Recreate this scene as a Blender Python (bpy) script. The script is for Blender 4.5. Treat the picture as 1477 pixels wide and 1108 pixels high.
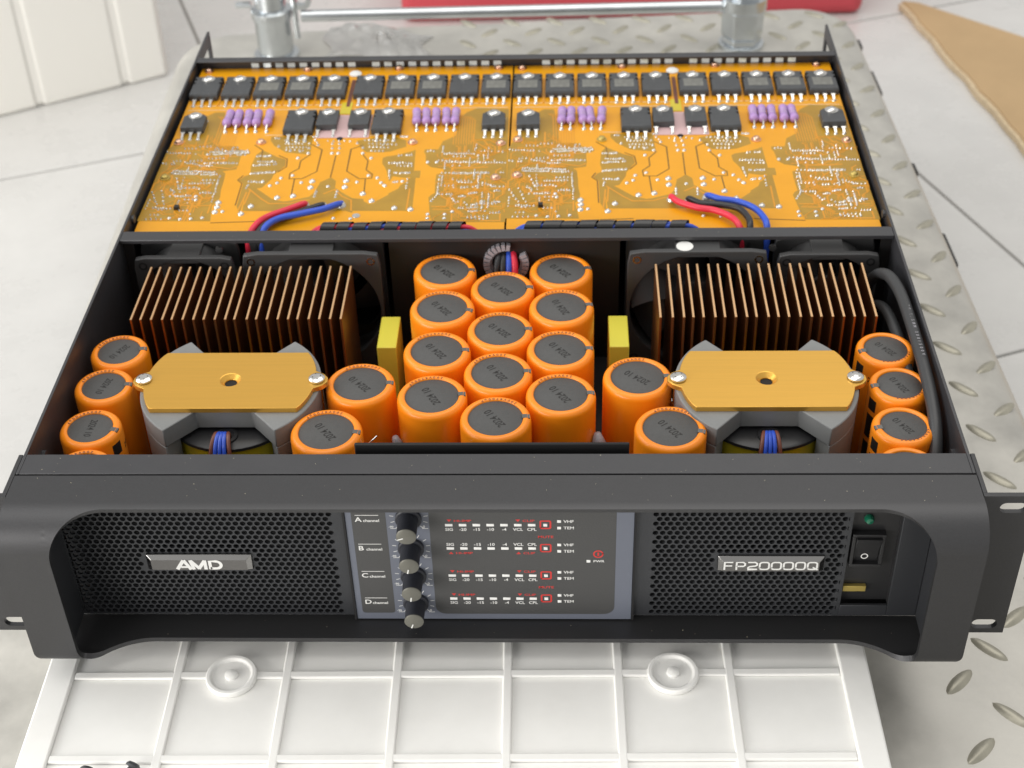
import bpy, math, random
from mathutils import Matrix, Vector

random.seed(7)
for o in list(bpy.data.objects):
    bpy.data.objects.remove(o)
SC = bpy.context.scene
COL = SC.collection
K = 0.001                      # everything below is written in millimetres
PI = math.pi
R = math.radians

# ------------------------------------------------------------------ camera
cam_data = bpy.data.cameras.new('camera')
cam = bpy.data.objects.new('camera', cam_data)
COL.objects.link(cam)
SC.camera = cam
right = Vector((0.99938512, 0.02549169, -0.02407381))
up = Vector((0.00313543, 0.61887298, 0.78548482))
fwd = Vector((-0.03492197, 0.78507732, -0.61841253))
cm = Matrix((right, up, -fwd)).transposed().to_4x4()
cm.translation = Vector((33.27, -513.31, 533.09)) * K
cam.matrix_world = cm
cam_data.sensor_width = 36
cam_data.lens = 2133.16 / 1477 * 36
cam_data.clip_start = 0.01
cam_data.clip_end = 50
cam_data.dof.use_dof = True
cam_data.dof.focus_distance = 0.69
cam_data.dof.aperture_fstop = 15.0

# ------------------------------------------------------------------ room light
world = bpy.data.worlds.new('World')
SC.world = world
world.use_nodes = True
bg = world.node_tree.nodes['Background']
bg.inputs['Color'].default_value = (1.0, 0.99, 0.965, 1)
bg.inputs['Strength'].default_value = 0.66


def area_light(name, loc, target, sx, sy, power, color):
    ld = bpy.data.lights.new(name, 'AREA')
    ld.shape = 'RECTANGLE'
    ld.size, ld.size_y, ld.energy, ld.color = sx, sy, power, color
    lo = bpy.data.objects.new(name, ld)
    COL.objects.link(lo)
    lo.location = loc
    lo.rotation_euler = (Vector(target) - Vector(loc)).to_track_quat('-Z', 'Y').to_euler()
    return lo


area_light('window_light', (-2.6, 0.5, 1.9), (0, 0.2, 0), 2.2, 1.6, 33, (0.95, 0.98, 1.0))
area_light('ceiling_light', (0.15, 0.55, 2.25), (0.1, 0.5, 0), 1.7, 3.2, 34, (1.0, 0.97, 0.92))
area_light('doorway_light', (-1.7, -1.25, 0.42), (0, 0.0, 0), 1.6, 1.0, 48, (1.0, 0.97, 0.93))

SC.view_settings.view_transform = 'Standard'
SC.view_settings.look = 'None'
SC.view_settings.exposure = -0.12
SC.view_settings.gamma = 1.0
SC.view_settings.use_curve_mapping = False
SC.render.engine = 'CYCLES'


# ------------------------------------------------------------------ materials
def mat(name, color, rough=0.5, metal=0.0, spec=0.5, coat=0.0, bump=0.0, bscale=400.0, var=0.0, vscale=40.0,
        trans=0.0, sss=0.0, emis=0.0, stretch=None, rvar=0.0, coat_rough=0.1):
    m = bpy.data.materials.new(name)
    m.use_nodes = True
    nt = m.node_tree
    b = nt.nodes['Principled BSDF']
    b.inputs['Base Color'].default_value = (*color, 1)
    b.inputs['Roughness'].default_value = rough
    b.inputs['Metallic'].default_value = metal
    b.inputs['Specular IOR Level'].default_value = spec
    b.inputs['Coat Weight'].default_value = coat
    b.inputs['Coat Roughness'].default_value = coat_rough
    b.inputs['Transmission Weight'].default_value = trans
    if sss:
        b.inputs['Subsurface Weight'].default_value = sss
        b.inputs['Subsurface Radius'].default_value = (0.006, 0.006, 0.006)
    if emis:
        b.inputs['Emission Color'].default_value = (*color, 1)
        b.inputs['Emission Strength'].default_value = emis
    tc = nt.nodes.new('ShaderNodeTexCoord')
    vec = tc.outputs['Object']
    if stretch:
        mp = nt.nodes.new('ShaderNodeMapping')
        mp.inputs['Scale'].default_value = stretch
        nt.links.new(vec, mp.inputs['Vector'])
        vec = mp.outputs['Vector']
    if bump:
        n = nt.nodes.new('ShaderNodeTexNoise')
        n.inputs['Scale'].default_value = bscale
        n.inputs['Detail'].default_value = 4
        nt.links.new(vec, n.inputs['Vector'])
        bp = nt.nodes.new('ShaderNodeBump')
        bp.inputs['Strength'].default_value = bump
        bp.inputs['Distance'].default_value = 0.0004
        nt.links.new(n.outputs['Fac'], bp.inputs['Height'])
        nt.links.new(bp.outputs['Normal'], b.inputs['Normal'])
    if var or rvar:
        n = nt.nodes.new('ShaderNodeTexNoise')
        n.inputs['Scale'].default_value = vscale
        n.inputs['Detail'].default_value = 6
        n.inputs['Roughness'].default_value = 0.65
        nt.links.new(vec, n.inputs['Vector'])
        if var:
            mr = nt.nodes.new('ShaderNodeMapRange')
            mr.inputs['From Min'].default_value = 0.3
            mr.inputs['From Max'].default_value = 0.7
            mr.inputs['To Min'].default_value = 1 - var
            mr.inputs['To Max'].default_value = 1 + var
            nt.links.new(n.outputs['Fac'], mr.inputs['Value'])
            mx = nt.nodes.new('ShaderNodeVectorMath')
            mx.operation = 'SCALE'
            mx.inputs[0].default_value = color
            nt.links.new(mr.outputs['Result'], mx.inputs['Scale'])
            nt.links.new(mx.outputs['Vector'], b.inputs['Base Color'])
        if rvar:
            mr = nt.nodes.new('ShaderNodeMapRange')
            mr.inputs['From Min'].default_value = 0.3
            mr.inputs['From Max'].default_value = 0.7
            mr.inputs['To Min'].default_value = max(0.02, rough - rvar)
            mr.inputs['To Max'].default_value = min(1, rough + rvar)
            nt.links.new(n.outputs['Fac'], mr.inputs['Value'])
            nt.links.new(mr.outputs['Result'], b.inputs['Roughness'])
    return m


M = {
    'case': mat('black_powder_coat', (0.034, 0.034, 0.038), 0.42, spec=0.7, bump=0.2, bscale=1500, rvar=0.09, vscale=35),
    'bezel': mat('charcoal_bezel_paint', (0.078, 0.078, 0.081), 0.46, metal=0.8, spec=0.5, bump=0.10, bscale=2600, var=0.10, vscale=1600, rvar=0.05),
    'recess': mat('black_grille_paint', (0.045, 0.047, 0.052), 0.38, metal=0.35, bump=0.2, bscale=1600),
    'wall': mat('satin_black_partition', (0.012, 0.011, 0.011), 0.5),
    'dark': mat('matt_black_inside', (0.008, 0.008, 0.009), 0.7),
    'pcb': mat('orange_solder_mask', (0.77, 0.34, 0.005), 0.34, spec=0.4, coat=0.15, var=0.05, vscale=25, coat_rough=0.2),
    'pcb_bare': mat('bare_board_under_mask', (0.40, 0.225, 0.017), 0.36, coat=0.1, var=0.12, vscale=60, coat_rough=0.2),
    'pcb_gap': mat('etched_gap', (0.20, 0.10, 0.010), 0.45),
    'pcb_trace': mat('masked_trace', (0.68, 0.285, 0.010), 0.36, coat=0.1, coat_rough=0.2),
    'pcb_edge': mat('board_edge_laminate', (0.52, 0.36, 0.10), 0.6, var=0.1),
    'solder': mat('tin_solder', (0.70, 0.69, 0.66), 0.3, metal=0.9, rvar=0.1, vscale=800),
    'flux': mat('pale_silkscreen', (0.75, 0.68, 0.5), 0.5),
    'epoxy': mat('black_epoxy', (0.055, 0.058, 0.062), 0.42, bump=0.2, bscale=900, var=0.15, vscale=200),
    'epoxy_mark': mat('worn_marking', (0.17, 0.17, 0.155), 0.6, var=0.2, vscale=300),
    'lead': mat('tinned_lead', (0.78, 0.77, 0.74), 0.25, metal=1.0),
    'steel': mat('nickel_screw', (0.72, 0.71, 0.69), 0.22, metal=1.0, rvar=0.08, vscale=500),
    'copper_screw': mat('copper_screw', (0.80, 0.52, 0.38), 0.28, metal=1.0),
    'slot': mat('screw_recess_shade', (0.05, 0.045, 0.04), 0.5, metal=0.6),
    'violet': mat('violet_resistor_enamel', (0.42, 0.25, 0.55), 0.35, coat=0.2, var=0.1, vscale=300),
    'violet_band': mat('resistor_band', (0.55, 0.42, 0.60), 0.4),
    'pink': mat('pink_insulator', (0.62, 0.42, 0.42), 0.5),
    'sleeve': mat('orange_sleeve', (0.95, 0.27, 0.007), 0.36, spec=0.45, coat=0.2, coat_rough=0.15, bump=0.12, bscale=70, var=0.04, vscale=30, rvar=0.06),
    'disc': mat('grey_end_disc', (0.078, 0.078, 0.077), 0.62, bump=0.5, bscale=1600, var=0.06, vscale=500),
    'ink': mat('black_ink', (0.012, 0.011, 0.01), 0.5),
    'tin_notch': mat('can_edge', (0.16, 0.16, 0.155), 0.35, metal=0.6),
    'fin': mat('bronze_anodised_fin', (0.46, 0.21, 0.085), 0.36, metal=1.0, var=0.15, vscale=60, bump=0.1, bscale=300, stretch=(1, 1, 0.15)),
    'fin_top': mat('bare_fin_edge', (0.82, 0.52, 0.28), 0.38, metal=0.85),
    'gold': mat('brushed_gold_plate', (0.74, 0.42, 0.08), 0.36, metal=0.75, bump=0.1, bscale=1400, var=0.035, vscale=700, stretch=(0.02, 1, 1)),
    'ferrite': mat('grey_ferrite', (0.21, 0.215, 0.215), 0.5, bump=0.25, bscale=700, var=0.06, vscale=100),
    'tape': mat('yellow_polyester_tape', (0.62, 0.50, 0.02), 0.3, coat=0.3),
    'film': mat('yellow_film_capacitor', (0.86, 0.85, 0.10), 0.38, bump=0.05, bscale=300),
    'fan': mat('black_fan_plastic', (0.05, 0.05, 0.051), 0.36, bump=0.1, bscale=600),
    'blade': mat('fan_blade_plastic', (0.03, 0.03, 0.032), 0.35),
    'white': mat('white_sticker', (0.8, 0.8, 0.78), 0.5),
    'wire_red': mat('red_silicone_wire', (0.70, 0.025, 0.06), 0.35),
    'wire_black': mat('black_silicone_wire', (0.02, 0.02, 0.022), 0.35),
    'wire_blue': mat('blue_silicone_wire', (0.03, 0.09, 0.55), 0.35),
    'wire_brown': mat('brown_wire', (0.16, 0.05, 0.03), 0.4),
    'wire_grey': mat('dark_grey_cable', (0.04, 0.041, 0.043), 0.42, bump=0.1, bscale=300),
    'wrap': mat('black_spiral_wrap', (0.025, 0.025, 0.026), 0.22),
    'glue': mat('grey_silicone_glue', (0.34, 0.33, 0.36), 0.4, sss=0.1),
    'panel': mat('slate_blue_panel_film', (0.135, 0.148, 0.185), 0.42, bump=0.1, bscale=1200),
    'panel_dark': mat('charcoal_panel_film', (0.062, 0.062, 0.062), 0.45, bump=0.25, bscale=1500),
    'print_white': mat('white_print', (0.78, 0.78, 0.76), 0.5),
    'print_red': mat('red_print', (0.62, 0.035, 0.03), 0.5),
    'led_white': mat('white_led_window', (0.85, 0.85, 0.83), 0.35),
    'knob': mat('black_knob_rubber', (0.024, 0.026, 0.034), 0.5, bump=0.1, bscale=500),
    'knob_cap': mat('grey_knob_cap', (0.15, 0.147, 0.125), 0.35, metal=0.3),
    'chrome': mat('chrome_trim', (0.34, 0.335, 0.33), 0.2, metal=1.0),
    'badge': mat('smoked_badge_resin', (0.10, 0.095, 0.09), 0.3, metal=0.2, coat=0.6, coat_rough=0.04),
    'green': mat('green_led_lens', (0.01, 0.13, 0.07), 0.15, coat=0.5),
    'switch': mat('black_switch_plastic', (0.018, 0.018, 0.019), 0.4),
    'brass': mat('brass_tab', (0.55, 0.42, 0.12), 0.4, metal=0.7),
    'tag_green': mat('green_tag', (0.08, 0.25, 0.17), 0.5),
    'deck': mat('galvanised_tread_plate', (0.52, 0.505, 0.465), 0.40, metal=0.35, bump=0.35, bscale=70, var=0.16, vscale=22, rvar=0.12),
    'tread': mat('brown_tread_lozenge', (0.40, 0.38, 0.31), 0.36, metal=0.4, bump=0.3, bscale=120, var=0.22, vscale=60),  # lozenges browner and darker than the deck
    'zinc': mat('zinc_plated_tube', (0.60, 0.63, 0.65), 0.22, metal=1.0, var=0.1, vscale=30),
    'lid': mat('milky_white_plastic', (0.86, 0.855, 0.83), 0.5, spec=0.35, sss=0.7, bump=0.08, bscale=40, var=0.045, vscale=16, rvar=0.08),
    'tile': mat('glazed_floor_tile', (0.63, 0.625, 0.61), 0.28, var=0.06, vscale=9, rvar=0.1),
    'grout': mat('tile_grout', (0.33, 0.32, 0.30), 0.9),
    'cabinet': mat('white_bin_plastic', (0.80, 0.785, 0.74), 0.4),
    'red': mat('red_crate_plastic', (0.60, 0.07, 0.09), 0.45),
    'card': mat('brown_cardboard', (0.50, 0.345, 0.185), 0.85, bump=0.3, bscale=120, var=0.06, vscale=12),
    'card_edge': mat('torn_cardboard_edge', (0.62, 0.50, 0.33), 0.9, var=0.2, vscale=200),
    'bag': mat('clear_plastic_bag', (0.92, 0.92, 0.92), 0.18, trans=0.75, spec=0.6),
    'rubber': mat('black_rubber', (0.015, 0.015, 0.015), 0.6),
}


# ------------------------------------------------------------------ mesh helpers
class MB:
    def __init__(s):
        s.v, s.f = [], []

    def add(s, vs, fs):
        o = len(s.v)
        s.v += [tuple(p) for p in vs]
        s.f += [tuple(i + o for i in f) for f in fs]
        return s

    def box(s, x0, x1, y0, y1, z0, z1):
        vs = [(x0, y0, z0), (x1, y0, z0), (x1, y1, z0), (x0, y1, z0), (x0, y0, z1), (x1, y0, z1), (x1, y1, z1), (x0, y1, z1)]
        return s.add(vs, [(3, 2, 1, 0), (4, 5, 6, 7), (0, 1, 5, 4), (1, 2, 6, 5), (2, 3, 7, 6), (3, 0, 4, 7)])

    def prism(s, poly, z0, z1, plane='xy'):
        a = sum(poly[i - 1][0] * poly[i][1] - poly[i][0] * poly[i - 1][1] for i in range(len(poly)))
        if a < 0:
            poly = poly[::-1]
        n = len(poly)
        def P(p, h):
            if plane == 'xy':
                return (p[0], p[1], h)
            if plane == 'xz':
                return (p[0], -h, p[1])          # h grows towards the viewer (-y)
            return (h, p[0], p[1])               # yz, h along x
        vs = [P(p, z0) for p in poly] + [P(p, z1) for p in poly]
        fs = [tuple(range(n - 1, -1, -1)), tuple(range(n, 2 * n))]
        fs += [(i, (i + 1) % n, n + (i + 1) % n, n + i) for i in range(n)]
        return s.add(vs, fs)

    def flat(s, poly, z, plane='xy'):
        a = sum(poly[i - 1][0] * poly[i][1] - poly[i][0] * poly[i - 1][1] for i in range(len(poly)))
        if a < 0:
            poly = poly[::-1]
        if plane == 'xy':
            vs = [(p[0], p[1], z) for p in poly]
        else:
            vs = [(p[0], -z, p[1]) for p in poly]
        return s.add(vs, [tuple(range(len(poly)))])

    def lathe(s, prof, n=32, c=(0, 0, 0), ax='z', a0=0.0, a1=2 * PI, capb=True, capt=True):
        full = abs(a1 - a0 - 2 * PI) < 1e-6
        cols = n if full else n + 1
        vs = []
        for r, h in prof:
            for k in range(cols):
                t = a0 + (a1 - a0) * k / n
                x, y = r * math.cos(t), r * math.sin(t)
                if ax == 'z':
                    vs.append((c[0] + x, c[1] + y, c[2] + h))
                elif ax == 'y':                    # h towards -y
                    vs.append((c[0] + x, c[1] - h, c[2] + y))
                else:
                    vs.append((c[0] + h, c[1] + x, c[2] + y))
        fs = []
        for i in range(len(prof) - 1):
            for k in range(n):
                k2 = (k + 1) % cols if full else k + 1
                fs.append((i * cols + k, i * cols + k2, (i + 1) * cols + k2, (i + 1) * cols + k))
        if full and capb and prof[0][0] > 0:
            fs.append(tuple(range(cols - 1, -1, -1)))
        if full and capt and prof[-1][0] > 0:
            b = (len(prof) - 1) * cols
            fs.append(tuple(range(b, b + cols)))
        return s.add(vs, fs)

    def tube(s, pts, r, n=10, cap=True):
        pts = [Vector(p) for p in pts]
        rr = r if isinstance(r, (list, tuple)) else [r] * len(pts)
        d0 = (pts[1] - pts[0]).normalized()
        ref = Vector((0, 0, 1)) if abs(d0.z) < 0.9 else Vector((1, 0, 0))
        u = d0.cross(ref).normalized()
        vs = []
        for i, p in enumerate(pts):
            d = (pts[min(i + 1, len(pts) - 1)] - pts[max(i - 1, 0)]).normalized()
            u = (u - d * u.dot(d)).normalized()
            w = d.cross(u)
            for k in range(n):
                t = 2 * PI * k / n
                vs.append(p + (u * math.cos(t) + w * math.sin(t)) * rr[i])
        fs = []
        for i in range(len(pts) - 1):
            for k in range(n):
                fs.append((i * n + k, i * n + (k + 1) % n, (i + 1) * n + (k + 1) % n, (i + 1) * n + k))
        if cap:
            fs.append(tuple(range(n - 1, -1, -1)))
            b = (len(pts) - 1) * n
            fs.append(tuple(range(b, b + n)))
        return s.add(vs, fs)

    def strip(s, pts, w, z, plane='xy'):
        """flat ribbon along a polyline"""
        n = len(pts)
        vs = []
        for i in range(n):
            a, b = pts[max(i - 1, 0)], pts[min(i + 1, n - 1)]
            dx, dy = b[0] - a[0], b[1] - a[1]
            l = math.hypot(dx, dy) or 1
            nx, ny = -dy / l * w / 2, dx / l * w / 2
            if 0 < i < n - 1:
                ax_, ay_ = pts[i][0] - a[0], pts[i][1] - a[1]
                la = math.hypot(ax_, ay_) or 1
                k = max(0.6, (ax_ * dx + ay_ * dy) / (la * l))
                nx, ny = nx / k, ny / k
            for sg in (1, -1):
                q = (pts[i][0] + sg * nx, pts[i][1] + sg * ny)
                vs.append((q[0], q[1], z) if plane == 'xy' else (q[0], -z, q[1]))
        fs = [(2 * i, 2 * i + 1, 2 * i + 3, 2 * i + 2) for i in range(n - 1)]
        return s.add(vs, fs)

    def text(s, txt, org, size, z, plane='xy', rot=0.0, sx=1.0, align='l'):
        vs, fs, w = glyphs(txt)
        ox = {'l': 0, 'c': -w / 2, 'r': -w}[align]
        c_, s_ = math.cos(rot), math.sin(rot)
        out = []
        for x, y in vs:
            x, y = (x + ox) * size * sx, y * size
            X, Y = org[0] + x * c_ - y * s_, org[1] + x * s_ + y * c_
            out.append((X, Y, z) if plane == 'xy' else (X, -z, Y))
        return s.add(out, fs)

    def mesh(s, name, m, smooth=35):
        me = bpy.data.meshes.new(name)
        me.from_pydata([(x * K, y * K, z * K) for x, y, z in s.v], [], s.f)
        if m:
            me.materials.append(M[m])
        if smooth:
            me.shade_smooth()
            me.set_sharp_from_angle(angle=R(smooth))
        me.update()
        return me

    def build(s, name, m, parent=None, smooth=35, loc=None, bevel=0.0, seg=2, kind=None):
        return put(name, s.mesh(name, m, smooth), parent, loc, bevel, seg, kind)


def put(name, me, parent=None, loc=None, bevel=0.0, seg=2, kind=None, rz=0.0):
    o = bpy.data.objects.new(name, me)
    COL.objects.link(o)
    if parent:
        o.parent = parent
    if loc:
        o.location = Vector(loc) * K
    if rz:
        o.rotation_euler.z = rz
    if bevel:
        b = o.modifiers.new('bevel', 'BEVEL')
        b.width, b.segments, b.limit_method, b.angle_limit = bevel * K, seg, 'ANGLE', R(40)
    if kind:
        o['kind'] = kind
    return o


def empty(name, loc=(0, 0, 0), parent=None, rz=0.0):
    o = bpy.data.objects.new(name, None)
    COL.objects.link(o)
    o.location = Vector(loc) * K
    o.rotation_euler.z = rz
    o.empty_display_size = 0.02
    if parent:
        o.parent = parent
    return o


def tag(o, label, cat, group=None):
    o['label'], o['category'] = label, cat
    if group:
        o['group'] = group
    return o


GL = {}


def glyphs(txt):
    if txt not in GL:
        cu = bpy.data.curves.new('t', 'FONT')
        cu.body = txt
        cu.size = 1.0
        cu.resolution_u = 3
        cu.offset = 0.014
        ob = bpy.data.objects.new('t', cu)
        COL.objects.link(ob)
        bpy.context.view_layer.update()
        ev = ob.evaluated_get(bpy.context.evaluated_depsgraph_get())
        me = ev.to_mesh()
        vs = [(v.co.x, v.co.y) for v in me.vertices]
        fs = [tuple(p.vertices) for p in me.polygons]
        ev.to_mesh_clear()
        bpy.data.objects.remove(ob)
        bpy.data.curves.remove(cu)
        GL[txt] = (vs, fs, max([v[0] for v in vs] + [0.3]))
    return GL[txt]


def spline(pts, n=8):
    """Catmull-Rom through the given points"""
    P = [Vector(p) for p in pts]
    P = [P[0] * 2 - P[1]] + P + [P[-1] * 2 - P[-2]]
    out = []
    for i in range(1, len(P) - 2):
        for k in range(n):
            t = k / n
            a, b, c, d = P[i - 1], P[i], P[i + 1], P[i + 2]
            out.append(0.5 * ((2 * b) + (c - a) * t + (2 * a - 5 * b + 4 * c - d) * t * t + (3 * b - a - 3 * c + d) * t ** 3))
    out.append(P[-2])
    return out


def rrect(x0, x1, y0, y1, r, n=6, corners=(1, 1, 1, 1)):
    """rounded rectangle, corners in order bl br tr tl"""
    out = []
    for (cx, cy, a), on in zip([(x0 + r, y0 + r, PI), (x1 - r, y0 + r, 1.5 * PI), (x1 - r, y1 - r, 0), (x0 + r, y1 - r, 0.5 * PI)], corners):
        if on:
            out += [(cx + r * math.cos(a + k / n * PI / 2), cy + r * math.sin(a + k / n * PI / 2)) for k in range(n + 1)]
        else:
            out.append((x0 if cx < (x0 + x1) / 2 else x1, y0 if cy < (y0 + y1) / 2 else y1))
    return out


def inside(p, poly):
    c = False
    for i in range(len(poly)):
        (x1, y1), (x2, y2) = poly[i - 1], poly[i]
        if (y1 > p[1]) != (y2 > p[1]) and p[0] < (x2 - x1) * (p[1] - y1) / (y2 - y1) + x1:
            c = not c
    return c


def crosshead(parent, loc, r=3.2, h=1.6, m='steel', washer=True, a=0.4, name='screw'):
    """pan-head cross screw with the shade of its recess as a dark cross"""
    b = MB()
    if washer:
        b.lathe([(r * 1.35, 0), (r * 1.35, 0.5), (r * 0.9, 0.7)], 18)
    b.lathe([(r, 0.4), (r, 0.4 + h * 0.45), (r * 0.8, 0.4 + h * 0.8), (r * 0.45, 0.4 + h), (0, 0.4 + h * 1.02)], 18)
    for k in (0, 1):
        t = a + k * PI / 2
        dx, dy = math.cos(t) * r * 0.55, math.sin(t) * r * 0.55
        nx, ny = -math.sin(t) * r * 0.1, math.cos(t) * r * 0.1
        # raised dark bars, coloured to stand in for the shade inside the recess
        z = 0.4 + h * 1.0
        b.add([(dx + nx, dy + ny, z), (-dx + nx, -dy + ny, z), (-dx - nx, -dy - ny, z), (dx - nx, dy - ny, z),
               (dx + nx, dy + ny, z - .6), (-dx + nx, -dy + ny, z - .6), (-dx - nx, -dy - ny, z - .6), (dx - nx, dy - ny, z - .6)],
              [(0, 1, 2, 3), (0, 4, 5, 1), (1, 5, 6, 2), (2, 6, 7, 3), (3, 7, 4, 0)])
    me = b.mesh(name, m)
    me.materials.append(M['slot'])
    for p in list(me.polygons)[-10:]:
        p.material_index = 1
    return put(name, me, parent, loc)

# ================================================================== setting: floor, trolley, lid
FLZ = -200.0
floor = MB().box(-2600, 2600, -1600, 2600, FLZ - 60, FLZ - 3).build('floor', 'grout', smooth=0)
floor['kind'] = 'structure'
T = Vector((0.934, 0.358))
N = Vector((-0.358, 0.934))
tile_me = MB().prism(rrect(1.5, 598.5, 1.5, 598.5, 2, 2), -20, 0).mesh('tile', 'tile')
for i in range(-3, 4):
    for j in range(-2, 4):
        p = T * (618 + 600 * i) + N * (284 + 600 * j)
        q = p + (T + N) * 300
        if -1500 < q.x < 1500 and -900 < q.y < 2300:
            put('tile', tile_me, floor, (p.x, p.y, FLZ), bevel=1.0, rz=math.atan2(T.y, T.x))

# --- platform trolley, turned two degrees against the amplifier
TRZ = -45.0
trolley = tag(empty('platform_trolley', (4, 400, TRZ), rz=R(1.95)),
              'galvanised tread-plate platform trolley with zinc handle posts carrying the white lid and amplifier', 'trolley')
HW, YB, YF = 308.0, 374.0, -640.0
out = rrect(-HW, HW, YF, YB, 52, 10)
# deck: flat sheet with a rolled-over edge
levels = [(22, 0), (14, -1.2), (7, -5), (2, -11), (0, -19), (0, -42)]
mb = MB()
rings = []
for ins, z in levels:
    rr = rrect(-HW + ins, HW - ins, YF + ins, YB - ins, max(52 - ins, 4), 10)
    rings.append([(x, y + (0.045 * x if y > 100 else 0), z) for x, y in rr])
n = len(rings[0])
vs = [p for r_ in rings for p in r_]
fs = []
for i in range(len(rings) - 1):
    for k in range(n):
        fs.append((i * n + (k + 1) % n, i * n + k, (i + 1) * n + k, (i + 1) * n + (k + 1) % n))
fs.append(tuple(range(n)))
mb.add(vs, fs)
deck = mb.build('deck', 'deck', trolley, smooth=60)


def tread_mesh():
    b = MB()
    L, W, H, nu = 11.0, 3.7, 2.0, 14
    rows = []
    for k in range(nu + 1):
        t = -1 + 2 * k / nu
        w = W * max(0.0, 1 - t * t) ** 0.6
        h = H * max(0.0, 1 - t ** 4)
        rows.append([(t * L, -w, 0), (t * L, -w * .55, h * .8), (t * L, 0, h), (t * L, w * .55, h * .8), (t * L, w, 0)])
    vs = [p for r_ in rows for p in r_]
    fs = [(i * 5 + j, (i + 1) * 5 + j, (i + 1) * 5 + j + 1, i * 5 + j + 1) for i in range(nu) for j in range(4)]
    return b.add(vs, fs).mesh('tread', 'tread', 60)


tm = tread_mesh()
PX, PY = 39.5, 42.4
cR, sR = math.cos(R(1.95)), math.sin(R(1.95))
for i in range(-8, 9):
    for j in range(-14, 11):
        for kind, (ox, oy) in enumerate(((0, 0), (-19.3, 20.8))):
            # lattice anchored on a lozenge beside the amplifier's right wall
            x, y = 290.5 + ox + i * PX - (0 if i <= 0 else 999), -46.5 + oy + j * PY
            if abs(x) > HW - 14 or y > YB - 14 or y < YF + 20:
                continue
            wx, wy = 4 + x * cR - y * sR, 400 + x * sR + y * cR
            # only lozenges that the amplifier and the lid leave in view
            if -216 < wx < 212 and -120 < wy < 455:
                continue
            if wx < -150 and wy < -60 and wx > -200:
                continue
            if wy < -130 or (abs(wx) > 330):
                continue
            if -190 < wx < 160 and wy < 0:
                continue
            o = put('tread', tm, deck, (x, y, -0.05 if abs(x) < HW - 24 else -1.0), rz=R(45 if kind == 0 else -45) + random.uniform(-.08, .08))

for s, x, y in ((0, -214, 301), (1, 197, 298)):
    post = empty('handle_post', (x, y, 0), trolley)
    MB().lathe([(20, 0), (20, 3), (17, 4)], 24).build('base_collar', 'zinc', post)
    if s == 0:
        MB().lathe([(15.5, 4), (16, 34), (18, 38), (18, 44), (14, 46)], 28).build('socket', 'zinc', post)
        MB().tube([(-21, 0, 60), (-21, 0, 90)], 5, 10).build('clamp_lug', 'zinc', post)
        MB().tube([(-30, 0, 48), (-17, 0, 48)], 3, 8).build('hinge_pin', 'zinc', post)
        MB().lathe([(9, -3), (9, 3), (4.5, 3), (4.5, -3), (9, -3)], 20, (27, 0, 52), 'y', capb=False, capt=False).build('pin_ring', 'zinc', post)
        MB().tube([(20, -3, 62), (21, -4, 18)], 2.5, 8).build('pin', 'zinc', post)
    else:
        MB().lathe([(18, 4), (17, 9), (18.5, 12), (19, 34), (17, 38), (15, 40)], 6).build('socket', 'zinc', post, smooth=20, bevel=1.2)
        MB().lathe([(20, 30), (20, 40)], 20, (0, 0, 6)).build('clamp_lug', 'zinc', post)
    MB().lathe([(13, 20), (13, 420)], 28).build('tube', 'zinc', post)
MB().tube([(-188, 300, 37), (182, 297, 37)], 5.2, 14).build('cross_bar', 'zinc', trolley)
for x, y in ((HW - 22, 300), (HW - 22, 25), (-HW + 40, 300)):
    cst = empty('caster', (x, y, 0), trolley)
    MB().lathe([(30, -12), (44, -12), (44, 12), (30, 12)], 28, (22, 0, -112), 'y').build('tyre', 'rubber', cst)
    MB().box(6, 38, -22, 22, -62, -40).build('bracket', 'rubber', cst, bevel=2)

for x, y in ((HW + 1, 338), (HW + 1, 112)):
    MB().box(x - 6, x + 5, y - 8, y + 8, -34, -20).build('edge_buffer', 'rubber', trolley, bevel=2)

# --- white ribbed lid under the amplifier (its underside faces up)
LZ = -12.0
lid = tag(empty('ribbed_plastic_tray', (-20.5, 40, LZ - 30), rz=R(0.75)),
          'milky white plastic lid with a grid of ribs and two round bosses under the amplifier', 'lid')
LW, LF, LBk = 198.0, -170.0, 250.0
MB().box(-LW, LW, LF, LBk, 0, 26).build('base_panel', 'lid', lid, bevel=1.5)
for nm, a in (('rim', (-LW, -LW + 14, LF, LBk, 26.05, 28.4)), ('rim', (LW - 14, LW, LF, LBk, 26.05, 28.4)), ('rim', (-LW + 14, LW - 14, LF, LF + 14, 26.05, 28.4)), ('rim', (-LW + 14, LW - 14, LBk - 14, LBk, 26.05, 28.4))):
    MB().box(*a).build(nm, 'lid', lid, bevel=2.2, seg=3)
for k in range(6):
    x = -134 + k * 53.1
    MB().box(x - 2.3, x + 2.3, LF + 14, LBk - 14, 26.02, 27.8).build('rib', 'lid', lid, bevel=1.5, seg=4)
for k in range(-2, 5):
    y = -82.5 + 49.3 * k
    MB().box(-LW + 14, LW - 14, y - 2.2, y + 2.2, 26.01, 27.7).build('rib', 'lid', lid, bevel=1.5, seg=4)
for x in (-107.5, 104.5):
    b = empty('round_boss', (x, -83.5, 26.03), lid)
    MB().lathe([(12.3, 0), (12.3, 3.2), (9.8, 3.2), (9.4, 1.9), (0, 1.9)], 40).build('ring', 'lid', b, bevel=1.1, seg=3)
    MB().lathe([(3.4, 1.8), (3.1, 3.3), (2.0, 3.9), (0, 4.0)], 20).build('stud', 'lid', b)

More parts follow.
